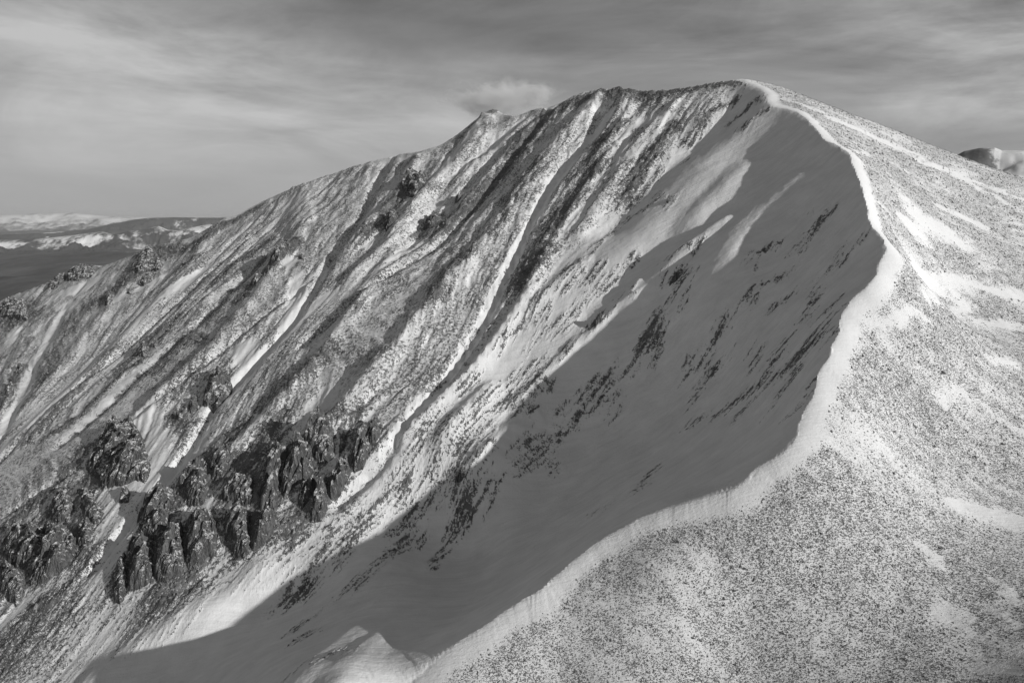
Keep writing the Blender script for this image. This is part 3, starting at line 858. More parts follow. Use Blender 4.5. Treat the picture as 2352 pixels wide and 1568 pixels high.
def plat_hit(px, py):
    d = ray(px, py)
    t = np.linspace(170, 1000, 1700)
    P = d[None] * t[:, None]
    zz = cub(ZG, P[:, 0], P[:, 1])
    k = np.argmax(P[:, 2] < zz)
    return P[k], k > 0


BARE = [([(2110, 500), (2150, 520), (2190, 545)], 34), ([(2080, 515), (2120, 537)], 20), ([(1995, 732), (2060, 724), (2120, 712)], 26), ([(2120, 640), (2220, 650), (2350, 680)], 26),
        ([(2130, 690), (2210, 686)], 20), ([(1800, 226), (1880, 258), (1990, 306), (2100, 354), (2350, 460)], 12), ([(1900, 270), (2050, 338), (2200, 408), (2350, 486)], 12), ([(1830, 236), (1900, 262)], 16),
        ([(2150, 470), (2260, 520)], 9), ([(2230, 1172), (2350, 1200)], 42), ([(2180, 1150), (2260, 1190)], 22), ([(1665, 1235), (1700, 1275), (1690, 1315)], 34), ([(1790, 1170), (1850, 1190)], 20),
        ([(1880, 1150), (1905, 1200)], 20), ([(1720, 1352), (1745, 1347)], 16), ([(2150, 1400), (2230, 1440)], 16), ([(2240, 1530), (2330, 1550)], 22), ([(1990, 1500), (2040, 1520)], 16), ([(2270, 820), (2330, 830)], 12),
        ([(2130, 900), (2200, 905)], 12), ([(1550, 1300), (1585, 1330)], 24), ([(2000, 310), (2080, 342)], 9), ([(2040, 410), (2072, 432)], 10), ([(1940, 340), (1990, 352)], 14), ([(2240, 740), (2350, 750)], 14),
        ([(1500, 1400), (1540, 1420)], 14), ([(2300, 1340), (2345, 1420)], 20), ([(2100, 1250), (2160, 1290)], 12)]


def raster_plateau():
    out = np.zeros(XX.shape)
    for pts, wd in BARE:
        hs_ = [plat_hit(a, b) for a, b in pts]
        q = [h[0] for h in hs_ if h[1]]
        if len(q) < 2:
            continue
        mid = pts[len(pts) // 2]
        a, b = plat_hit(mid[0], mid[1] + wd / 2), plat_hit(mid[0], mid[1] - wd / 2)
        ra = np.hypot(*(a[0] - b[0])[:2]) / 2 if (a[1] and b[1]) else 8.0
        ra = float(np.clip(ra, 3.5, 16)) if mid[1] > 480 else 3.4
        for A, B in zip(q[:-1], q[1:]):
            A = A[:2]; B = B[:2]; m = 3 * ra + 10
            x0 = int(max(0, (min(A[0], B[0]) - m - GX0) / GD)); x1 = int(min(nx, (max(A[0], B[0]) + m - GX0) / GD + 2))
            y0 = int(max(0, (min(A[1], B[1]) - m - GY0) / GD)); y1 = int(min(ny, (max(A[1], B[1]) + m - GY0) / GD + 2))
            X = XX[y0:y1, x0:x1]; Y = YY[y0:y1, x0:x1]
            AB = B - A
            t = np.clip(((X - A[0]) * AB[0] + (Y - A[1]) * AB[1]) / (AB @ AB + 1e-9), 0, 1)
            d = np.hypot(X - A[0] - t * AB[0], Y - A[1] - t * AB[1])
            out[y0:y1, x0:x1] = np.maximum(out[y0:y1, x0:x1], (1.0 if mid[1] < 1100 or mid[0] > 2150 else .5) * np.exp(-(d / ra) ** 2 * .8))
    return out


BARER = raster_plateau()


def wind_uv(x, y):
    """coordinates along and across the wind, which veers with distance"""
    f = sstep(300, 620, y)
    an = -.785 * (1 - f) + .22 * f
    # rotate about the near plateau so that the field stays smooth
    c, s_ = np.cos(an), np.sin(an)
    X = x - 200; Y = y - 420
    return X * c + Y * s_, -X * s_ + Y * c


def plateau_cover(x, y, sd, idx):
    u, v = wind_uv(x, y)
    clump = fbm(x / 5.5, y / 5.5, 4, 303, .65)
    cov = .66 + .10 * fbm(x / 50, y / 50, 4, 301) + .22 * clump
    cov -= .30 * sstep(.3, .95, ridged(u / 75., v / 11., 3, 305) * .7 + .45 * fbm(x / 45, y / 45, 2, 306))
    wx = x + 8 * fbm(u / 30, v / 7, 3, 311) + 2.5 * clump; wy = y + 6 * fbm(u / 30 + 9, v / 7, 3, 313) + 2.5 * fbm(x / 4, y / 4, 2, 315)
    cov -= .55 * sstep(.25, .95, bil(BARER, wx, wy))
    cw = cornice_width(x, y, sd)
    cov *= sstep(0, 7, sd - cw - 1)
    return np.clip(cov, 0, 1) * (sd > 0)


build_terrain()


# ------------------------------------------------------------------ rock outcrops
def mat_crag():
    m, T, bs = new_mat('dark_crag_rock')
    P = T.new('ShaderNodeTexCoord').outputs['Object']
    geo = T.new('ShaderNodeNewGeometry')
    sp_ = T.new('ShaderNodeSeparateXYZ'); T.put(sp_.inputs[0], geo.outputs['Normal'])
    V = T.mapping(P, scale=(1, 1, .3))
    n1 = T.noise(V, .35, 5, .65)
    n2 = T.noise(V, 1.3, 4, .65)
    rc = T.mapr(n1, .3, .72, .035, .16, False)
    rc = T.math('MULTIPLY', rc, T.mapr(n2, .3, .7, .55, 1.5, False))
    sn = T.math('ADD', sp_.outputs[2], T.math('MULTIPLY', T.math('SUBTRACT', T.noise(P, .8, 4, .7), .5), 1.3))
    sn = T.mapr(sn, .80, .86, 0, 1)
    dust = T.mapr(T.math('ADD', T.math('ADD', T.math('MULTIPLY', T.noise(V, 2.6, 4, .75), .6), T.math('MULTIPLY', T.noise(P, .25, 3, .6), .4)), T.math('MULTIPLY', sp_.outputs[2], .30)), .645, .735, 0, .85)
    cov = T.math('MAXIMUM', sn, dust)
    T.put(bs.inputs['Base Color'], T.grey(T.mix(cov, rc, .78)))
    b = T.new('ShaderNodeBump'); b.inputs['Distance'].default_value = 1.0
    wv = T.new('ShaderNodeTexVoronoi', feature='DISTANCE_TO_EDGE'); T.put(wv.inputs['Vector'], V); wv.inputs['Scale'].default_value = .45
    h = T.math('ADD', T.math('MULTIPLY', n1, 1.3), T.math('MULTIPLY', n2, .6))
    h = T.math('ADD', h, T.math('MULTIPLY', T.math('MINIMUM', wv.outputs['Distance'], .12), 3.0))
    T.put(b.inputs['Height'], h)
    T.put(bs.inputs['Normal'], b.outputs[0])
    return m


M_CRAG = mat_crag()


def crag(seed, view, pts, label, hs=1.0, res=.6):
    """one outcrop: gentle snowy top, steep fluted front, rooted in the slope"""
    p = conv(view, pts)
    q = face_pt(p[:, 0], p[:, 1])[:, :2]
    c = q.mean(0)
    e = 4.0
    gz = np.array([cub(ZF, c[0:1] + e, c[1:2])[0] - cub(ZF, c[0:1] - e, c[1:2])[0], cub(ZF, c[0:1], c[1:2] + e)[0] - cub(ZF, c[0:1], c[1:2] - e)[0]])
    ev = -gz / np.linalg.norm(gz); eu = np.array([-ev[1], ev[0]])
    L = np.stack([(q - c) @ eu, (q - c) @ ev], 1)
    u0, v0 = L.min(0) - 2; u1, v1 = L.max(0) + 2
    res = max(res, math.sqrt((u1 - u0) * (v1 - v0) / 13000.))
    U, Vv = np.meshgrid(np.arange(u0, u1, res), np.arange(v0, v1, res * .8))
    sh = U.shape
    wu = U + 1.8 * fbm(U / 7, Vv / 7, 3, seed); wv = Vv + 1.8 * fbm(U / 7 + 31, Vv / 7, 3, seed + 1)
    ins = in_poly(wu.ravel(), wv.ravel(), [tuple(a) for a in L]).reshape(sh)
    d = np.full(sh, 1e9)
    for i in range(len(L)):
        A = L[i]; B = L[(i + 1) % len(L)]; AB = B - A
        t = np.clip(((wu - A[0]) * AB[0] + (wv - A[1]) * AB[1]) / (AB @ AB + 1e-9), 0, 1)
        d = np.minimum(d, np.hypot(wu - A[0] - t * AB[0], wv - A[1] - t * AB[1]))
    d = np.where(ins, d, -d)
    # distance down from the upper boundary, per column
    vt = np.where(ins, Vv, 1e9).min(0); vb = np.where(ins, Vv, -1e9).max(0)
    okc = vb > vt
    if okc.sum() < 3:
        return None
    xs_ = np.arange(sh[1])
    vt = np.interp(xs_, xs_[okc], vt[okc]); vb = np.interp(xs_, xs_[okc], vb[okc])
    kk = np.ones(5) / 5
    if len(vt) > 8:
        vt = np.convolve(np.pad(vt, 2, 'edge'), kk, 'valid'); vb = np.convolve(np.pad(vb, 2, 'edge'), kk, 'valid')
    Lc = np.maximum(vb - vt, 2.0)
    q_ = np.clip((Vv - vt[None]) / Lc[None], 0, 1)
    col = fbm(U / 13 + 3, np.zeros(sh), 2, seed + 3)
    kf = np.clip(.42 + .16 * col, .25, .6)
    H0 = np.minimum(.42 * Lc[None], 11.0) * hs
    f1, f2, cid = worley(U / 7.0 + .25 * fbm(Vv / 9, U / 6, 2, seed + 5), Vv / 30.0 + .1 * U / 7, seed + 6)
    g1, g2, cid2 = worley(U / 2.8 + .35 * fbm(Vv / 4, U / 3, 2, seed + 8), Vv / 11.0, seed + 9)
    k1, k2, cid3 = worley(U / 1.7 + .5 * fbm(Vv / 3, U / 3, 2, seed + 18), Vv / 3.2, seed + 19)
    prof = np.where(q_ < kf, (q_ / kf) ** .75, np.clip(1 - (q_ - kf) / (1 - kf), 0, 1) ** .85)
    # ledges and risers, offset from column to column
    tm = np.clip(Lc[None] / 3.2, 5.0, 13.0)
    ph = (Vv - vt[None]) / tm + .8 * cid + .25 * fbm(U / 9, Vv / 9, 2, seed + 21)
    fr = ph - np.floor(ph)
    tier = np.where(fr < .68, fr / .68, (1 - fr) / .32) * .40 * tm
    h = H0 * prof * (.55 + .75 * cid) + tier * (.5 + .6 * cid2) + 1.5 * (cid2 - .4) + .7 * (cid3 - .5)
    h -= 2.2 * np.exp(-((f2 - f1) / .13) ** 2) + .8 * np.exp(-((g2 - g1) / .16) ** 2)
    h += .8 * ridged(U / 2.6, Vv / 6.0, 4, seed + 12, .6) + .5 * fbm(U / 1.3, Vv / 2.0, 3, seed + 14, .6)
    edge = sstep(-.5, 3.2, d + .8 * fbm(U / 2.5, Vv / 2.5, 2, seed + 16))
    h = h * edge - 2.2 * (1 - edge)
    X = c[0] + U * eu[0] + Vv * ev[0]; Y = c[1] + U * eu[1] + Vv * ev[1]
    z0, _, sd_, _ = surface(X.ravel(), Y.ravel())
    z0 = z0.reshape(sh)
    # outward lean so that the front stands up
    front = np.clip((q_ - kf) / (1 - kf + 1e-6), 0, 1) * edge
    lean = (1.2 * (cid - .5) + 2.2 * front * (1 - front) * 2) * edge
    X = X + ev[0] * lean; Y = Y + ev[1] * lean
    keep_v = (d > -2.4)
    V = np.stack([X.ravel(), Y.ravel(), (z0 + h).ravel()], 1)
    i = np.arange(U.size).reshape(sh)
    F = np.stack([i[:-1, :-1].ravel(), i[:-1, 1:].ravel(), i[1:, 1:].ravel(), i[1:, :-1].ravel()], 1)
    # keep the winding so that normals point up
    kf_ = keep_v.ravel()[F].all(1) & (bil(SD, V[F[:, 0], 0], V[F[:, 0], 1]) < -1.0)
    if kf_.sum() < 10:
        return None
    v, f, _ = sub_mesh(V, F, kf_, {})
    a = v[f[0, 1]] - v[f[0, 0]]; b = v[f[0, 2]] - v[f[0, 0]]
    if np.cross(a, b)[2] < 0:
        f = f[:, ::-1]
    org = v.mean(0)
    o = mesh_np('rock_outcrop', v - org, f, M_CRAG, smooth=False)
    o.location = org
    tag(o, label, 'rock outcrop')
    return o


CRAGS = [
    ('c2', [(690, 110), (760, 110), (830, 180), (850, 250), (875, 350), (850, 435), (780, 430), (700, 465), (580, 475), (560, 420), (490, 360), (500, 300), (560, 230), (640, 160)], 'tall dark pointed crag with white snow slope curling round its right side', 1.25),
    ('c2', [(700, 480), (735, 450), (758, 500), (740, 550), (680, 560)], 'small dark rock knob in the white snow just below the pointed crag', 1.0),
    ('c2', [(480, 440), (540, 500), (600, 600), (595, 660), (540, 690), (480, 660), (460, 560)], 'slabby dark pillar below the left foot of the pointed crag', 1.1),
    ('c2', [(280, 600), (330, 500), (375, 440), (420, 520), (440, 580), (390, 650), (300, 680)], 'rough snow-dusted rib left of the slabby pillar', 1.1),
    ('c2', [(440, 700), (540, 660), (548, 720), (520, 785), (455, 812)], 'squat dark block at the right end of the banded lower cliff', 1.1),
    ('c2', [(10, 760), (120, 690), (260, 690), (280, 780), (250, 900), (160, 960), (60, 900), (10, 860)], 'left half of the banded dark lower cliff at the picture edge', 1.1),
    ('c2', [(260, 690), (380, 690), (450, 770), (445, 830), (420, 870), (380, 930), (260, 1020), (170, 1040), (160, 960), (250, 900)], 'right half of the banded dark lower cliff with thin snow ledges', 1.2),
    ('c2', [(0, 960), (60, 900), (110, 930), (160, 1000), (150, 1080), (110, 1140), (50, 1120), (0, 1060)], 'jagged lowest crag in the left corner above the sunlit snow', 1.1),
    ('c2', [(870, 510), (1000, 480), (1020, 540), (980, 600), (990, 650), (960, 740), (900, 780), (800, 760), (785, 650), (830, 570)], 'snow-plastered square top of the big dark cliff', 1.1),
    ('c2', [(700, 850), (735, 850), (745, 1000), (735, 1070), (700, 1125), (645, 1120), (640, 1000), (670, 930)], 'leftmost slim sunlit pillar of the big dark cliff', 1.3),
    ('c2', [(740, 800), (800, 765), (890, 780), (895, 1000), (820, 1040), (740, 1065)], 'broad shaded buttress beside the slim sunlit pillar', 1.3),
    ('c2', [(895, 790), (970, 720), (1060, 690), (1070, 950), (960, 1010), (890, 1010)], 'central shaded buttress of the big dark cliff', 1.3),
    ('c2', [(1065, 690), (1130, 640), (1215, 590), (1255, 680), (1250, 850), (1200, 860), (1150, 930), (1070, 950)], 'fluted buttress ending at the narrow shaded snow gully', 1.3),
    ('c2', [(1285, 620), (1340, 590), (1440, 600), (1455, 850), (1400, 895), (1315, 840), (1285, 760)], 'dark fluted block right of the narrow shaded snow gully', 1.3),
    ('c2', [(1455, 640), (1590, 610), (1600, 690), (1540, 760), (1460, 850)], 'dark block with a bright snow ledge on top near the cliff middle', 1.1),
    ('c2', [(1000, 470), (1060, 400), (1130, 330), (1200, 330), (1205, 470), (1180, 560), (1080, 580), (1060, 490)], 'dark step above the snow ledge of the big cliff', 1.0),
    ('c2', [(1200, 310), (1290, 270), (1340, 290), (1280, 420), (1210, 430)], 'small knobbly rock on the shoulder over the cliff step', .9),
    ('c2', [(1280, 480), (1400, 400), (1480, 430), (1450, 570), (1280, 560)], 'low rough rock band over the long thin snow ledge', .8),
    ('c2', [(1480, 460), (1560, 330), (1640, 270), (1700, 300), (1620, 440), (1590, 600), (1490, 605)], 'black shaded wall under the bright snow crest', 1.3),
    ('c2', [(1640, 300), (1740, 250), (1810, 300), (1810, 390), (1700, 460), (1620, 560), (1610, 450)], 'deep black wall right of the snow-capped shaded wall', 1.2),
    ('c2', [(1740, 270), (1790, 170), (1850, 110), (1925, 170), (1935, 270), (1870, 330), (1810, 330)], 'steep tower below the brightest snow wedge', 1.2),
    ('c2', [(1950, 150), (2000, 155), (1990, 240), (1940, 300)], 'thin rock fin beside the narrow upper snow gully', 1.1),
    ('c2', [(1700, 520), (1790, 420), (1850, 400), (1790, 540), (1720, 600)], 'dark shaded ledge rock between two pale snow hollows', 1.0),
    ('c2', [(1780, 600), (1840, 470), (1890, 420), (1900, 560), (1850, 650), (1790, 670), (1745, 620)], 'lower end of the sunlit diagonal rib, streaked with snow', 1.2),
    ('c2', [(1885, 440), (1950, 330), (2010, 270), (2020, 380), (1990, 440), (1900, 540)], 'middle tower of the sunlit diagonal rib', 1.2),
    ('c2', [(2010, 280), (2060, 190), (2130, 130), (2140, 240), (2090, 350), (2030, 380)], 'upper tower of the sunlit diagonal rib', 1.2),
    ('c3', [(390, 340), (440, 270), (480, 270), (480, 330), (440, 420), (395, 410)], 'rock tooth at the top end of the sunlit diagonal rib', 1.0),
    ('c3', [(835, 560), (845, 500), (895, 490), (910, 540), (925, 570), (870, 620), (840, 610)], 'sunlit white-crusted knob standing alone where the long shadow begins', 1.2),
    ('c3', [(935, 470), (950, 430), (970, 440), (965, 480), (945, 510)], 'small dark knob just above the white-crusted one', 1.0),
    ('c7', [(1035, 740), (1075, 665), (1130, 625), (1140, 660), (1085, 730), (1045, 755)], 'dark oval outcrop alone in the shaded snow bowl', .8),
    ('c7', [(580, 975), (640, 920), (690, 900), (690, 935), (620, 985)], 'dark wedge of rock on the lit snow rib at the shadow edge', .8),
    ('c7', [(1020, 240), (1050, 205), (1070, 215), (1040, 260)], 'small rock island high on the lit smooth snow', .8),
    ('c1', [(1380, 1120), (1430, 1070), (1490, 1120), (1480, 1190), (1395, 1290), (1290, 1300), (1310, 1200)], 'dark crag with a clean left wall above the broad snow gully', 1.1),
    ('c1', [(1200, 1300), (1260, 1230), (1280, 1310), (1210, 1355)], 'smaller dark crag touching the lower left of the gully crag', 1.0),
    ('c1', [(1120, 1380), (1165, 1340), (1180, 1390), (1140, 1420)], 'little rock below the pair of gully crags', .9),
    ('c1', [(870, 990), (900, 930), (945, 910), (965, 950), (920, 1000)], 'black knob with a snow cap in the middle of the far left face', 1.0),
    ('c1', [(975, 930), (990, 880), (1015, 900), (1005, 950)], 'slim rock right of the snow-capped knob', .9),
    ('c1', [(430, 505), (430, 445), (490, 410), (560, 392), (610, 430), (600, 465), (500, 505)], 'fluted dark cliff on the far left ridge line above white snow', .6),
    ('c1', [(300, 550), (320, 505), (420, 450), (420, 505), (340, 555)], 'lower step of the ridge-line cliff going down left', .55),
    ('c1', [(0, 740), (0, 665), (90, 615), (170, 640), (190, 765), (110, 755), (60, 745)], 'broad dark cliff at the left picture edge below the ridge line', .8),
    ('c1', [(840, 460), (900, 350), (960, 300), (1050, 390), (1030, 435), (960, 440), (880, 475)], 'big dark triangular rock patch under the far left ridge', .5),
    ('c1', [(880, 540), (940, 470), (1000, 450), (990, 490), (920, 540)], 'dark spur just beneath the triangular patch', .9),
    ('c1', [(810, 600), (830, 560), (860, 570), (845, 605)], 'tiny rock at the foot of the dark spur', .9),
    ('c1', [(665, 680), (690, 610), (730, 600), (725, 660), (690, 690)], 'rock stub beside a snow pocket on the far left face', .9),
    ('c1', [(1700, 450), (1760, 370), (1860, 310), (1870, 340), (1790, 440)], 'dark rock crest left of the bright snow chute', .9),
    ('c1', [(1580, 560), (1640, 510), (1690, 500), (1640, 560)], 'dark ledge down the slope from the rock crest', .8),
    ('c1', [(1905, 370), (1925, 330), (1950, 370), (1925, 400)], 'single dark rock inside the bright snow chute', .9),
    ('c1', [(35, 1240), (70, 1160), (110, 1165), (95, 1230), (60, 1265)], 'dark rock near the left edge under the snowy gully', .9),
    ('c1', [(110, 1070), (130, 1030), (160, 1050), (140, 1090)], 'small knob above the dark rock near the left edge', .9),
    ('c6', [(200, 760), (240, 690), (320, 660), (390, 690), (360, 770), (290, 850), (240, 820)], 'rugged knot of rock below the left shoulder peak', .8),
    ('c6', [(85, 970), (130, 930), (190, 930), (195, 990), (110, 1050)], 'dark rugged rock lower down the shoulder rib', .9),
    ('c6', [(345, 970), (380, 910), (450, 870), (470, 910), (400, 990)], 'snow-spattered crag in the middle of the shadowed gully side', .9),
    ('c6', [(540, 800), (580, 740), (620, 770), (570, 830)], 'small crag above the snow-spattered one beside the shadowed gully', .8),
]
CLIFFS = {  # first and last index of the pieces that belong to one cliff
    (5, 6): 'banded dark cliff low on the left, cut by thin slanting snow ledges',
    (8, 14): 'big dark fluted cliff rising from shaded snow right of the lower left gully',
    (15, 21): 'dark broken rock wall above the big fluted cliff, under the bright snow wedge',
    (23, 26): 'sunlit diagonal rock rib streaked with snow right of the black wall'}


def cliff_of(k):
    for (a, b) in CLIFFS:
        if a <= k <= b:
            return (a, b)
    return None


cliff_roots = {}
for k_, (vw, pts_, lab_, hs_) in enumerate(CRAGS):
    o = crag(1000 + 40 * k_, vw, pts_, lab_, hs_)
    if o is None:
        print('crag skipped', k_)
        continue
    key = cliff_of(k_)
    if key:
        if key not in cliff_roots:
            e_ = bpy.data.objects.new('cliff', None); COL.objects.link(e_)
            e_.location = o.location.copy()
            tag(e_, CLIFFS[key], 'cliff')
            cliff_roots[key] = e_
        root = cliff_roots[key]
        loc = o.location - root.location
        o.parent = root
        o.location = loc
        o.name = next((w_ for w_ in ('pillar', 'tower', 'block', 'wall', 'step', 'tooth', 'ledge') if w_ in lab_), 'buttress')
        del o['category']

# ------------------------------------------------------------------ loose stones
def mat_stone():
    m, T, bs = new_mat('stone')
    P = T.new('ShaderNodeTexCoord').outputs['Object']
    geo = T.new('ShaderNodeNewGeometry')
    sp_ = T.new('ShaderNodeSeparateXYZ'); T.put(sp_.inputs[0], geo.outputs['Normal'])
    c = T.mapr(T.noise(P, .8, 3, .6), .3, .7, .07, .30, False)
    sn = T.mapr(T.math('ADD', sp_.outputs[2], T.math('MULTIPLY', T.math('SUBTRACT', T.noise(P, 1.5, 2, .6), .5), 1.2)), .9, 1.0, 0, 1)
    T.put(bs.inputs['Base Color'], T.grey(T.mix(sn, c, .8)))
    return m


M_STONE = mat_stone()


def stones(name, x, y, r, flat=.55):
    """many low stones, 6 corners each, joined in one mesh"""
    n = len(x)
    z, _, _, _ = surface(x, y)
    k = 5
    ang = (np.arange(k)[None] / k * 2 * math.pi + rng.uniform(0, 6.28, (n, 1)) + rng.uniform(-.35, .35, (n, k)))
    rad = r[:, None] * rng.uniform(.6, 1.25, (n, k))
    ex = rng.uniform(.7, 1.3, (n, 1))
    ring = np.stack([x[:, None] + np.cos(ang) * rad * ex, y[:, None] + np.sin(ang) * rad / ex, (z - .45 * r)[:, None] + 0 * ang], 2)
    ap_ = np.stack([x + rng.uniform(-.3, .3, n) * r, y + rng.uniform(-.3, .3, n) * r, z + r * flat * rng.uniform(.5, 1.5, n)], 1)[:, None]
    V = np.concatenate([ring, ap_], 1).reshape(-1, 3)
    b = (np.arange(n) * (k + 1))[:, None]
    i = np.arange(k)[None]
    F = np.stack([b + i, b + (i + 1) % k, b + k + 0 * i], 2).reshape(-1, 3)
    o = mesh_np(name, V, F, M_STONE, smooth=False)
    return o


def scatter_plateau(n):
    th = rng.uniform(math.radians(-18), math.radians(46), n * 5)
    r = np.exp(rng.uniform(math.log(170), math.log(1000), n * 5))
    x = r * np.sin(th); y = r * np.cos(th)
    sd = bil(SD, x, y)
    k = sd > 1; x = x[k]; y = y[k]; r = r[k]; sd = sd[k]
    cov = plateau_cover(x, y, sd, None)
    k = rng.uniform(0, 1, len(x)) < np.clip(cov * 1.2 - .15, .0, 1)
    x = x[k][:n]; y = y[k][:n]; r = r[k][:n]
    size = (.12 + .00066 * r) * np.exp(rng.normal(0, .36, len(x)))
    return x, y, np.clip(size, .12, 1.6), r


px_, py_, ps_, pr_ = scatter_plateau(90000)
order = np.argsort(-(ps_ / pr_))
big = order[:300]; rest = order[300:]
tag(stones('stones', px_[rest], py_[rest], ps_[rest]), 'thousands of small dark stones poking through the snow on the plateau', 'stones', kind='stuff')


def boulder_mesh(seed):
    import bmesh
    bm = bmesh.new()
    bmesh.ops.create_icosphere(bm, subdivisions=1, radius=1.0)
    r = random.Random(seed)
    for v in bm.verts:
        f = r.uniform(.72, 1.15)
        v.co = Vector((v.co.x * f * 1.1, v.co.y * f, max(v.co.z * f * .7, -.5)))
    me = bpy.data.meshes.new('boulder')
    bm.to_mesh(me); bm.free()
    me.materials.append(M_STONE)
    return me


bmeshes = [boulder_mesh(i) for i in range(6)]
bz, _, _, _ = surface(px_[big], py_[big])
for q_i, j in enumerate(big):
    o = bpy.data.objects.new('boulder', bmeshes[q_i % 6])
    COL.objects.link(o)
    o.location = (px_[j], py_[j], bz[q_i] + .1 * ps_[j])
    sc_ = float(ps_[j]) * .95
    o.scale = (sc_, sc_ * random.uniform(.8, 1.2), sc_ * random.uniform(.7, 1.1))
    o.rotation_euler = (random.uniform(-.2, .2), random.uniform(-.2, .2), random.uniform(0, 6.28))
    tag(o, 'small dark stone poking out of the wind-packed snow among countless others', 'stone', 'larger stones lying on the snowy plateau')


def scatter_face(n):
    th = rng.uniform(math.radians(-38), math.radians(25), n * 6)
    r = np.exp(rng.uniform(math.log(360), math.log(1700), n * 6))
    x = r * np.sin(th); y = r * np.cos(th)
    k = bil(SD, x, y) < -4
    x = x[k]; y = y[k]; r = r[k]
    _, rock, _, _ = surface(x, y, False)
    k = rng.uniform(0, 1, len(x)) < .75 * sstep(.25, .9, rock)
    x = x[k][:n]; y = y[k][:n]; r = r[k][:n]
    size = (.18 + .0007 * r) * np.exp(rng.normal(0, .5, len(x)))
    return x, y, np.clip(size, .3, 3.2)


fx_, fy_, fs_ = scatter_face(50000)
tag(stones('scree', fx_, fy_, fs_, .8), 'scree and broken rock scattered over the steep mountain face', 'scree', kind='stuff')

# ------------------------------------------------------------------ valley and far hills
def mat_far(name, lo, hi, s0, s1, sc_=1.0):
    """forest and snow: snow cover from the stored attribute plus noise"""
    m, T, bs = new_mat(name)
    P = T.new('ShaderNodeTexCoord').outputs['Object']
    at = T.new('ShaderNodeAttribute', attribute_name='snow').outputs['Fac']
    S = T.mapping(P, scale=(1, .3, 1))
    n = T.noise(S, .0011 * sc_, 8, .66)
    n3 = T.noise(T.mapping(P, scale=(1, .3, 1)), .005 * sc_, 5, .65)
    f = T.math('ADD', at, T.math('MULTIPLY', T.math('SUBTRACT', T.math('ADD', T.math('MULTIPLY', n, .6), T.math('MULTIPLY', n3, .4)), .5), 1.7))
    f = T.mapr(f, s0, s1, 0, 1)
    dark = T.mapr(T.noise(T.mapping(P, scale=(1, .22, 1)), .0012 * sc_, 7, .7), .38, .62, lo, hi, False)
    T.put(bs.inputs['Base Color'], T.grey(T.mix(f, dark, .72)))
    return m


def far_sheet(name, az0, az1, r0, r1, fz, mat, na=420, nr=160, **kw):
    th = np.radians(np.linspace(az0, az1, na)); r = np.exp(np.linspace(math.log(r0), math.log(r1), nr))
    TH, R = np.meshgrid(th, r)
    x = (R * np.sin(TH)).ravel(); y = (R * np.cos(TH)).ravel()
    z, snow = fz(x, y, R.ravel(), TH.ravel())
    i = np.arange(na * nr).reshape(nr, na)
    F = np.stack([i[:-1, :-1].ravel(), i[:-1, 1:].ravel(), i[1:, 1:].ravel(), i[1:, :-1].ravel()], 1)
    o = mesh_np(name, np.stack([x, y, z], 1), F, mat, attrs={'snow': snow})
    return tag(o, **kw)


ZV = -1050.0


def valley_z(x, y, r, th):
    z = ZV + 150 * fbm(x / 3000, y / 3000, 6, 401) + 16 * fbm(x / 500, y / 500, 4, 405)
    z = np.where(r < 5200, z + (5200 - r) * .08, z)
    snow = .18 + .3 * fbm(x / 1800, y / 5200, 4, 409) + .2 * sstep(14000, 30000, r)
    return z, snow


far_sheet('valley_floor', -80, 80, 2300, 130000, valley_z, mat_far('forest_valley', .03, .13, .56, .74), 500, 260, kind='structure')


def ridge_fn(prof, dist, width, rough, seed, snow0, floor=ZV, tilt=None):
    """prof: sight-line silhouette (x, y) -> ridge top at the given distance"""
    P = np.array(prof, float)
    d = ray(P[:, 0], P[:, 1])
    az = np.arctan2(d[:, 0], d[:, 1]); tz = d[:, 2] / np.hypot(d[:, 0], d[:, 1]) * dist

    def f(x, y, r, th):
        top = np.interp(th, az, tz)
        s = np.abs(r - dist) / width
        ero = ridged(x / (width * .32), y / (width * .32), 5, seed, .55)
        t = np.clip(s + rough * (1 - ero) * sstep(0, .35, s), 0, 1.2)
        z = top - (top - floor) * sstep(0, 1.1, t) - (top - floor) * .10 * ero * sstep(.05, .3, s) + (20 + .02 * width) * fbm(x / (width * .2), y / (width * .2), 4, seed + 5) * sstep(.03, .2, s)
        z = np.maximum(z, floor - 120)
        sn = snow0 + .5 * (1 - s) - .3 * ero
        if tilt is not None:
            sn = sn + .5 * (sstep(tilt - .02, tilt + .012, th + .004 * fbm(x / 90, y / 90, 3, 577)) - .5)
        return z, sn
    return f


def hill(name, prof, dist, width, rough, seed, snow0, mat, na=260, nr=90, **kw):
    P = np.array(prof, float); d = ray(P[:, 0], P[:, 1]); az = np.degrees(np.arctan2(d[:, 0], d[:, 1]))
    return far_sheet(name, az.min(), az.max(), dist - width, dist + width, ridge_fn(prof, dist, width, rough, seed, snow0, **kw), mat, na, nr, kind='structure')


hill('far_range', [(-400, 502), (-100, 498), (0, 494), (60, 491), (110, 490), (165, 488), (200, 492), (240, 496), (330, 499), (480, 498), (640, 499), (900, 500)], 76000, 9000, .35, 521, .42, mat_far('far_snow', .05, .10, .35, .75, .35))
hill('far_plateau', [(-200, 545), (-60, 541), (40, 538), (130, 533), (200, 527), (260, 514), (310, 504), (340, 501), (400, 499), (470, 500), (540, 500), (700, 503), (900, 520)], 42000, 5500, .6, 501, .12, mat_far('mesa_forest', .04, .07, .50, .66, .7), 420, 130)
hill('foothills', [(-200, 556), (0, 552), (90, 549), (160, 541), (200, 536), (235, 532), (262, 538), (300, 530), (330, 527), (365, 519), (385, 528), (410, 530), (440, 522), (480, 515), (540, 508), (620, 506), (800, 525)], 30000, 5200, 1.0, 541, .20, mat_far('foothill_snow', .045, .08, .40, .62, 1.0), 460, 170)
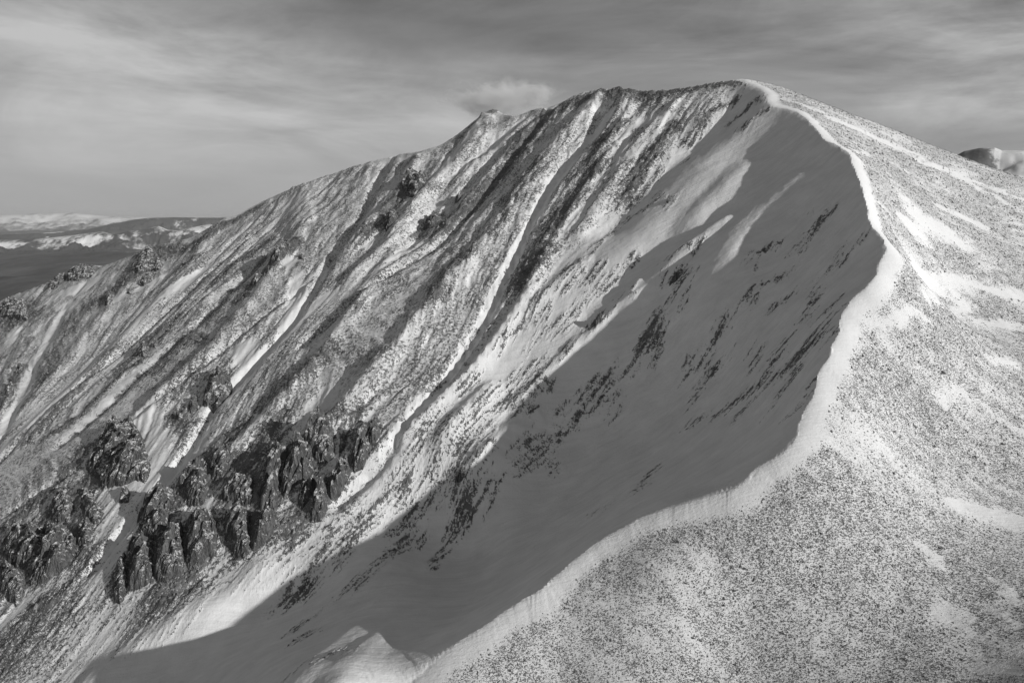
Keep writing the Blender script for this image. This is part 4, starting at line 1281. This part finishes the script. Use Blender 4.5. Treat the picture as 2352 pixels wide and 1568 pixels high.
hill('snowy_peak', [(2120, 400), (2180, 366), (2215, 348), (2250, 341), (2285, 340), (2300, 346), (2352, 347), (2420, 352), (2500, 372), (2700, 430)], 4200, 1300, .12, 561, .15, mat_far('peak_snow', .12, .24, .36, .62, 9.0), 400, 160, floor=-250.0, tilt=math.atan((2292 - 1176) / FPX / (cp + 444 / FPX * sp)))

# ------------------------------------------------------------------ air
def haze():
    import bmesh
    bm = bmesh.new()
    bmesh.ops.create_cube(bm, size=1.0)
    me = bpy.data.meshes.new('haze'); bm.to_mesh(me); bm.free()
    o = bpy.data.objects.new('haze', me); COL.objects.link(o)
    zt = 420.0; zb = -1500.0
    o.scale = (300000, 300000, zt - zb)
    o.location = (0, 0, (zt + zb) / 2)
    m = bpy.data.materials.new('haze'); m.use_nodes = True
    T = NT(m.node_tree); T.n.clear()
    out = T.new('ShaderNodeOutputMaterial'); v = T.new('ShaderNodeVolumePrincipled')
    v.inputs['Color'].default_value = (.92, .92, .92, 1)
    v.inputs['Density'].default_value = HAZE_D
    v.inputs['Anisotropy'].default_value = .1
    T.put(out.inputs['Volume'], v.outputs[0])
    me.materials.append(m)
    tag(o, kind='stuff')


HAZE_D = 9.0e-6
haze()


# ------------------------------------------------------------------ the small puffy cloud behind the ridge
def puffy_cloud():
    import bmesh
    bm = bmesh.new()
    bmesh.ops.create_icosphere(bm, subdivisions=3, radius=1.0)
    me = bpy.data.meshes.new('cloud'); bm.to_mesh(me); bm.free()
    o = bpy.data.objects.new('cloud', me); COL.objects.link(o)
    d = ray(1150, 228); c = d * 7600 / np.linalg.norm(d)
    o.location = c
    o.scale = (760, 480, 270)
    m = bpy.data.materials.new('cloud_vapour'); m.use_nodes = True
    T = NT(m.node_tree); T.n.clear()
    out = T.new('ShaderNodeOutputMaterial'); v = T.new('ShaderNodeVolumePrincipled')
    P = T.new('ShaderNodeTexCoord').outputs['Object']
    ln = T.new('ShaderNodeVectorMath', operation='LENGTH'); T.put(ln.inputs[0], P)
    fall = T.mapr(ln.outputs['Value'], 0.0, 1.0, 1.0, 0.0, False)
    nz = T.noise(T.mapping(P, scale=(1.5, 1, .85)), 1.9, 9, .66, .5)
    s1 = T.math('ADD', fall, T.math('MULTIPLY', T.math('SUBTRACT', nz, .5), 2.3))
    den = T.math('MULTIPLY', T.mapr(s1, .30, 1.0, 0, 1), T.mapr(fall, 0, .15, 0, 1))
    T.put(v.inputs['Density'], T.math('MULTIPLY', den, .0095))
    v.inputs['Color'].default_value = (.99, .99, .99, 1)
    v.inputs['Anisotropy'].default_value = .0
    T.put(out.inputs['Volume'], v.outputs[0])
    me.materials.append(m)
    tag(o, 'small white puffy cloud standing behind the ridge left of the summit', 'cloud')


puffy_cloud()
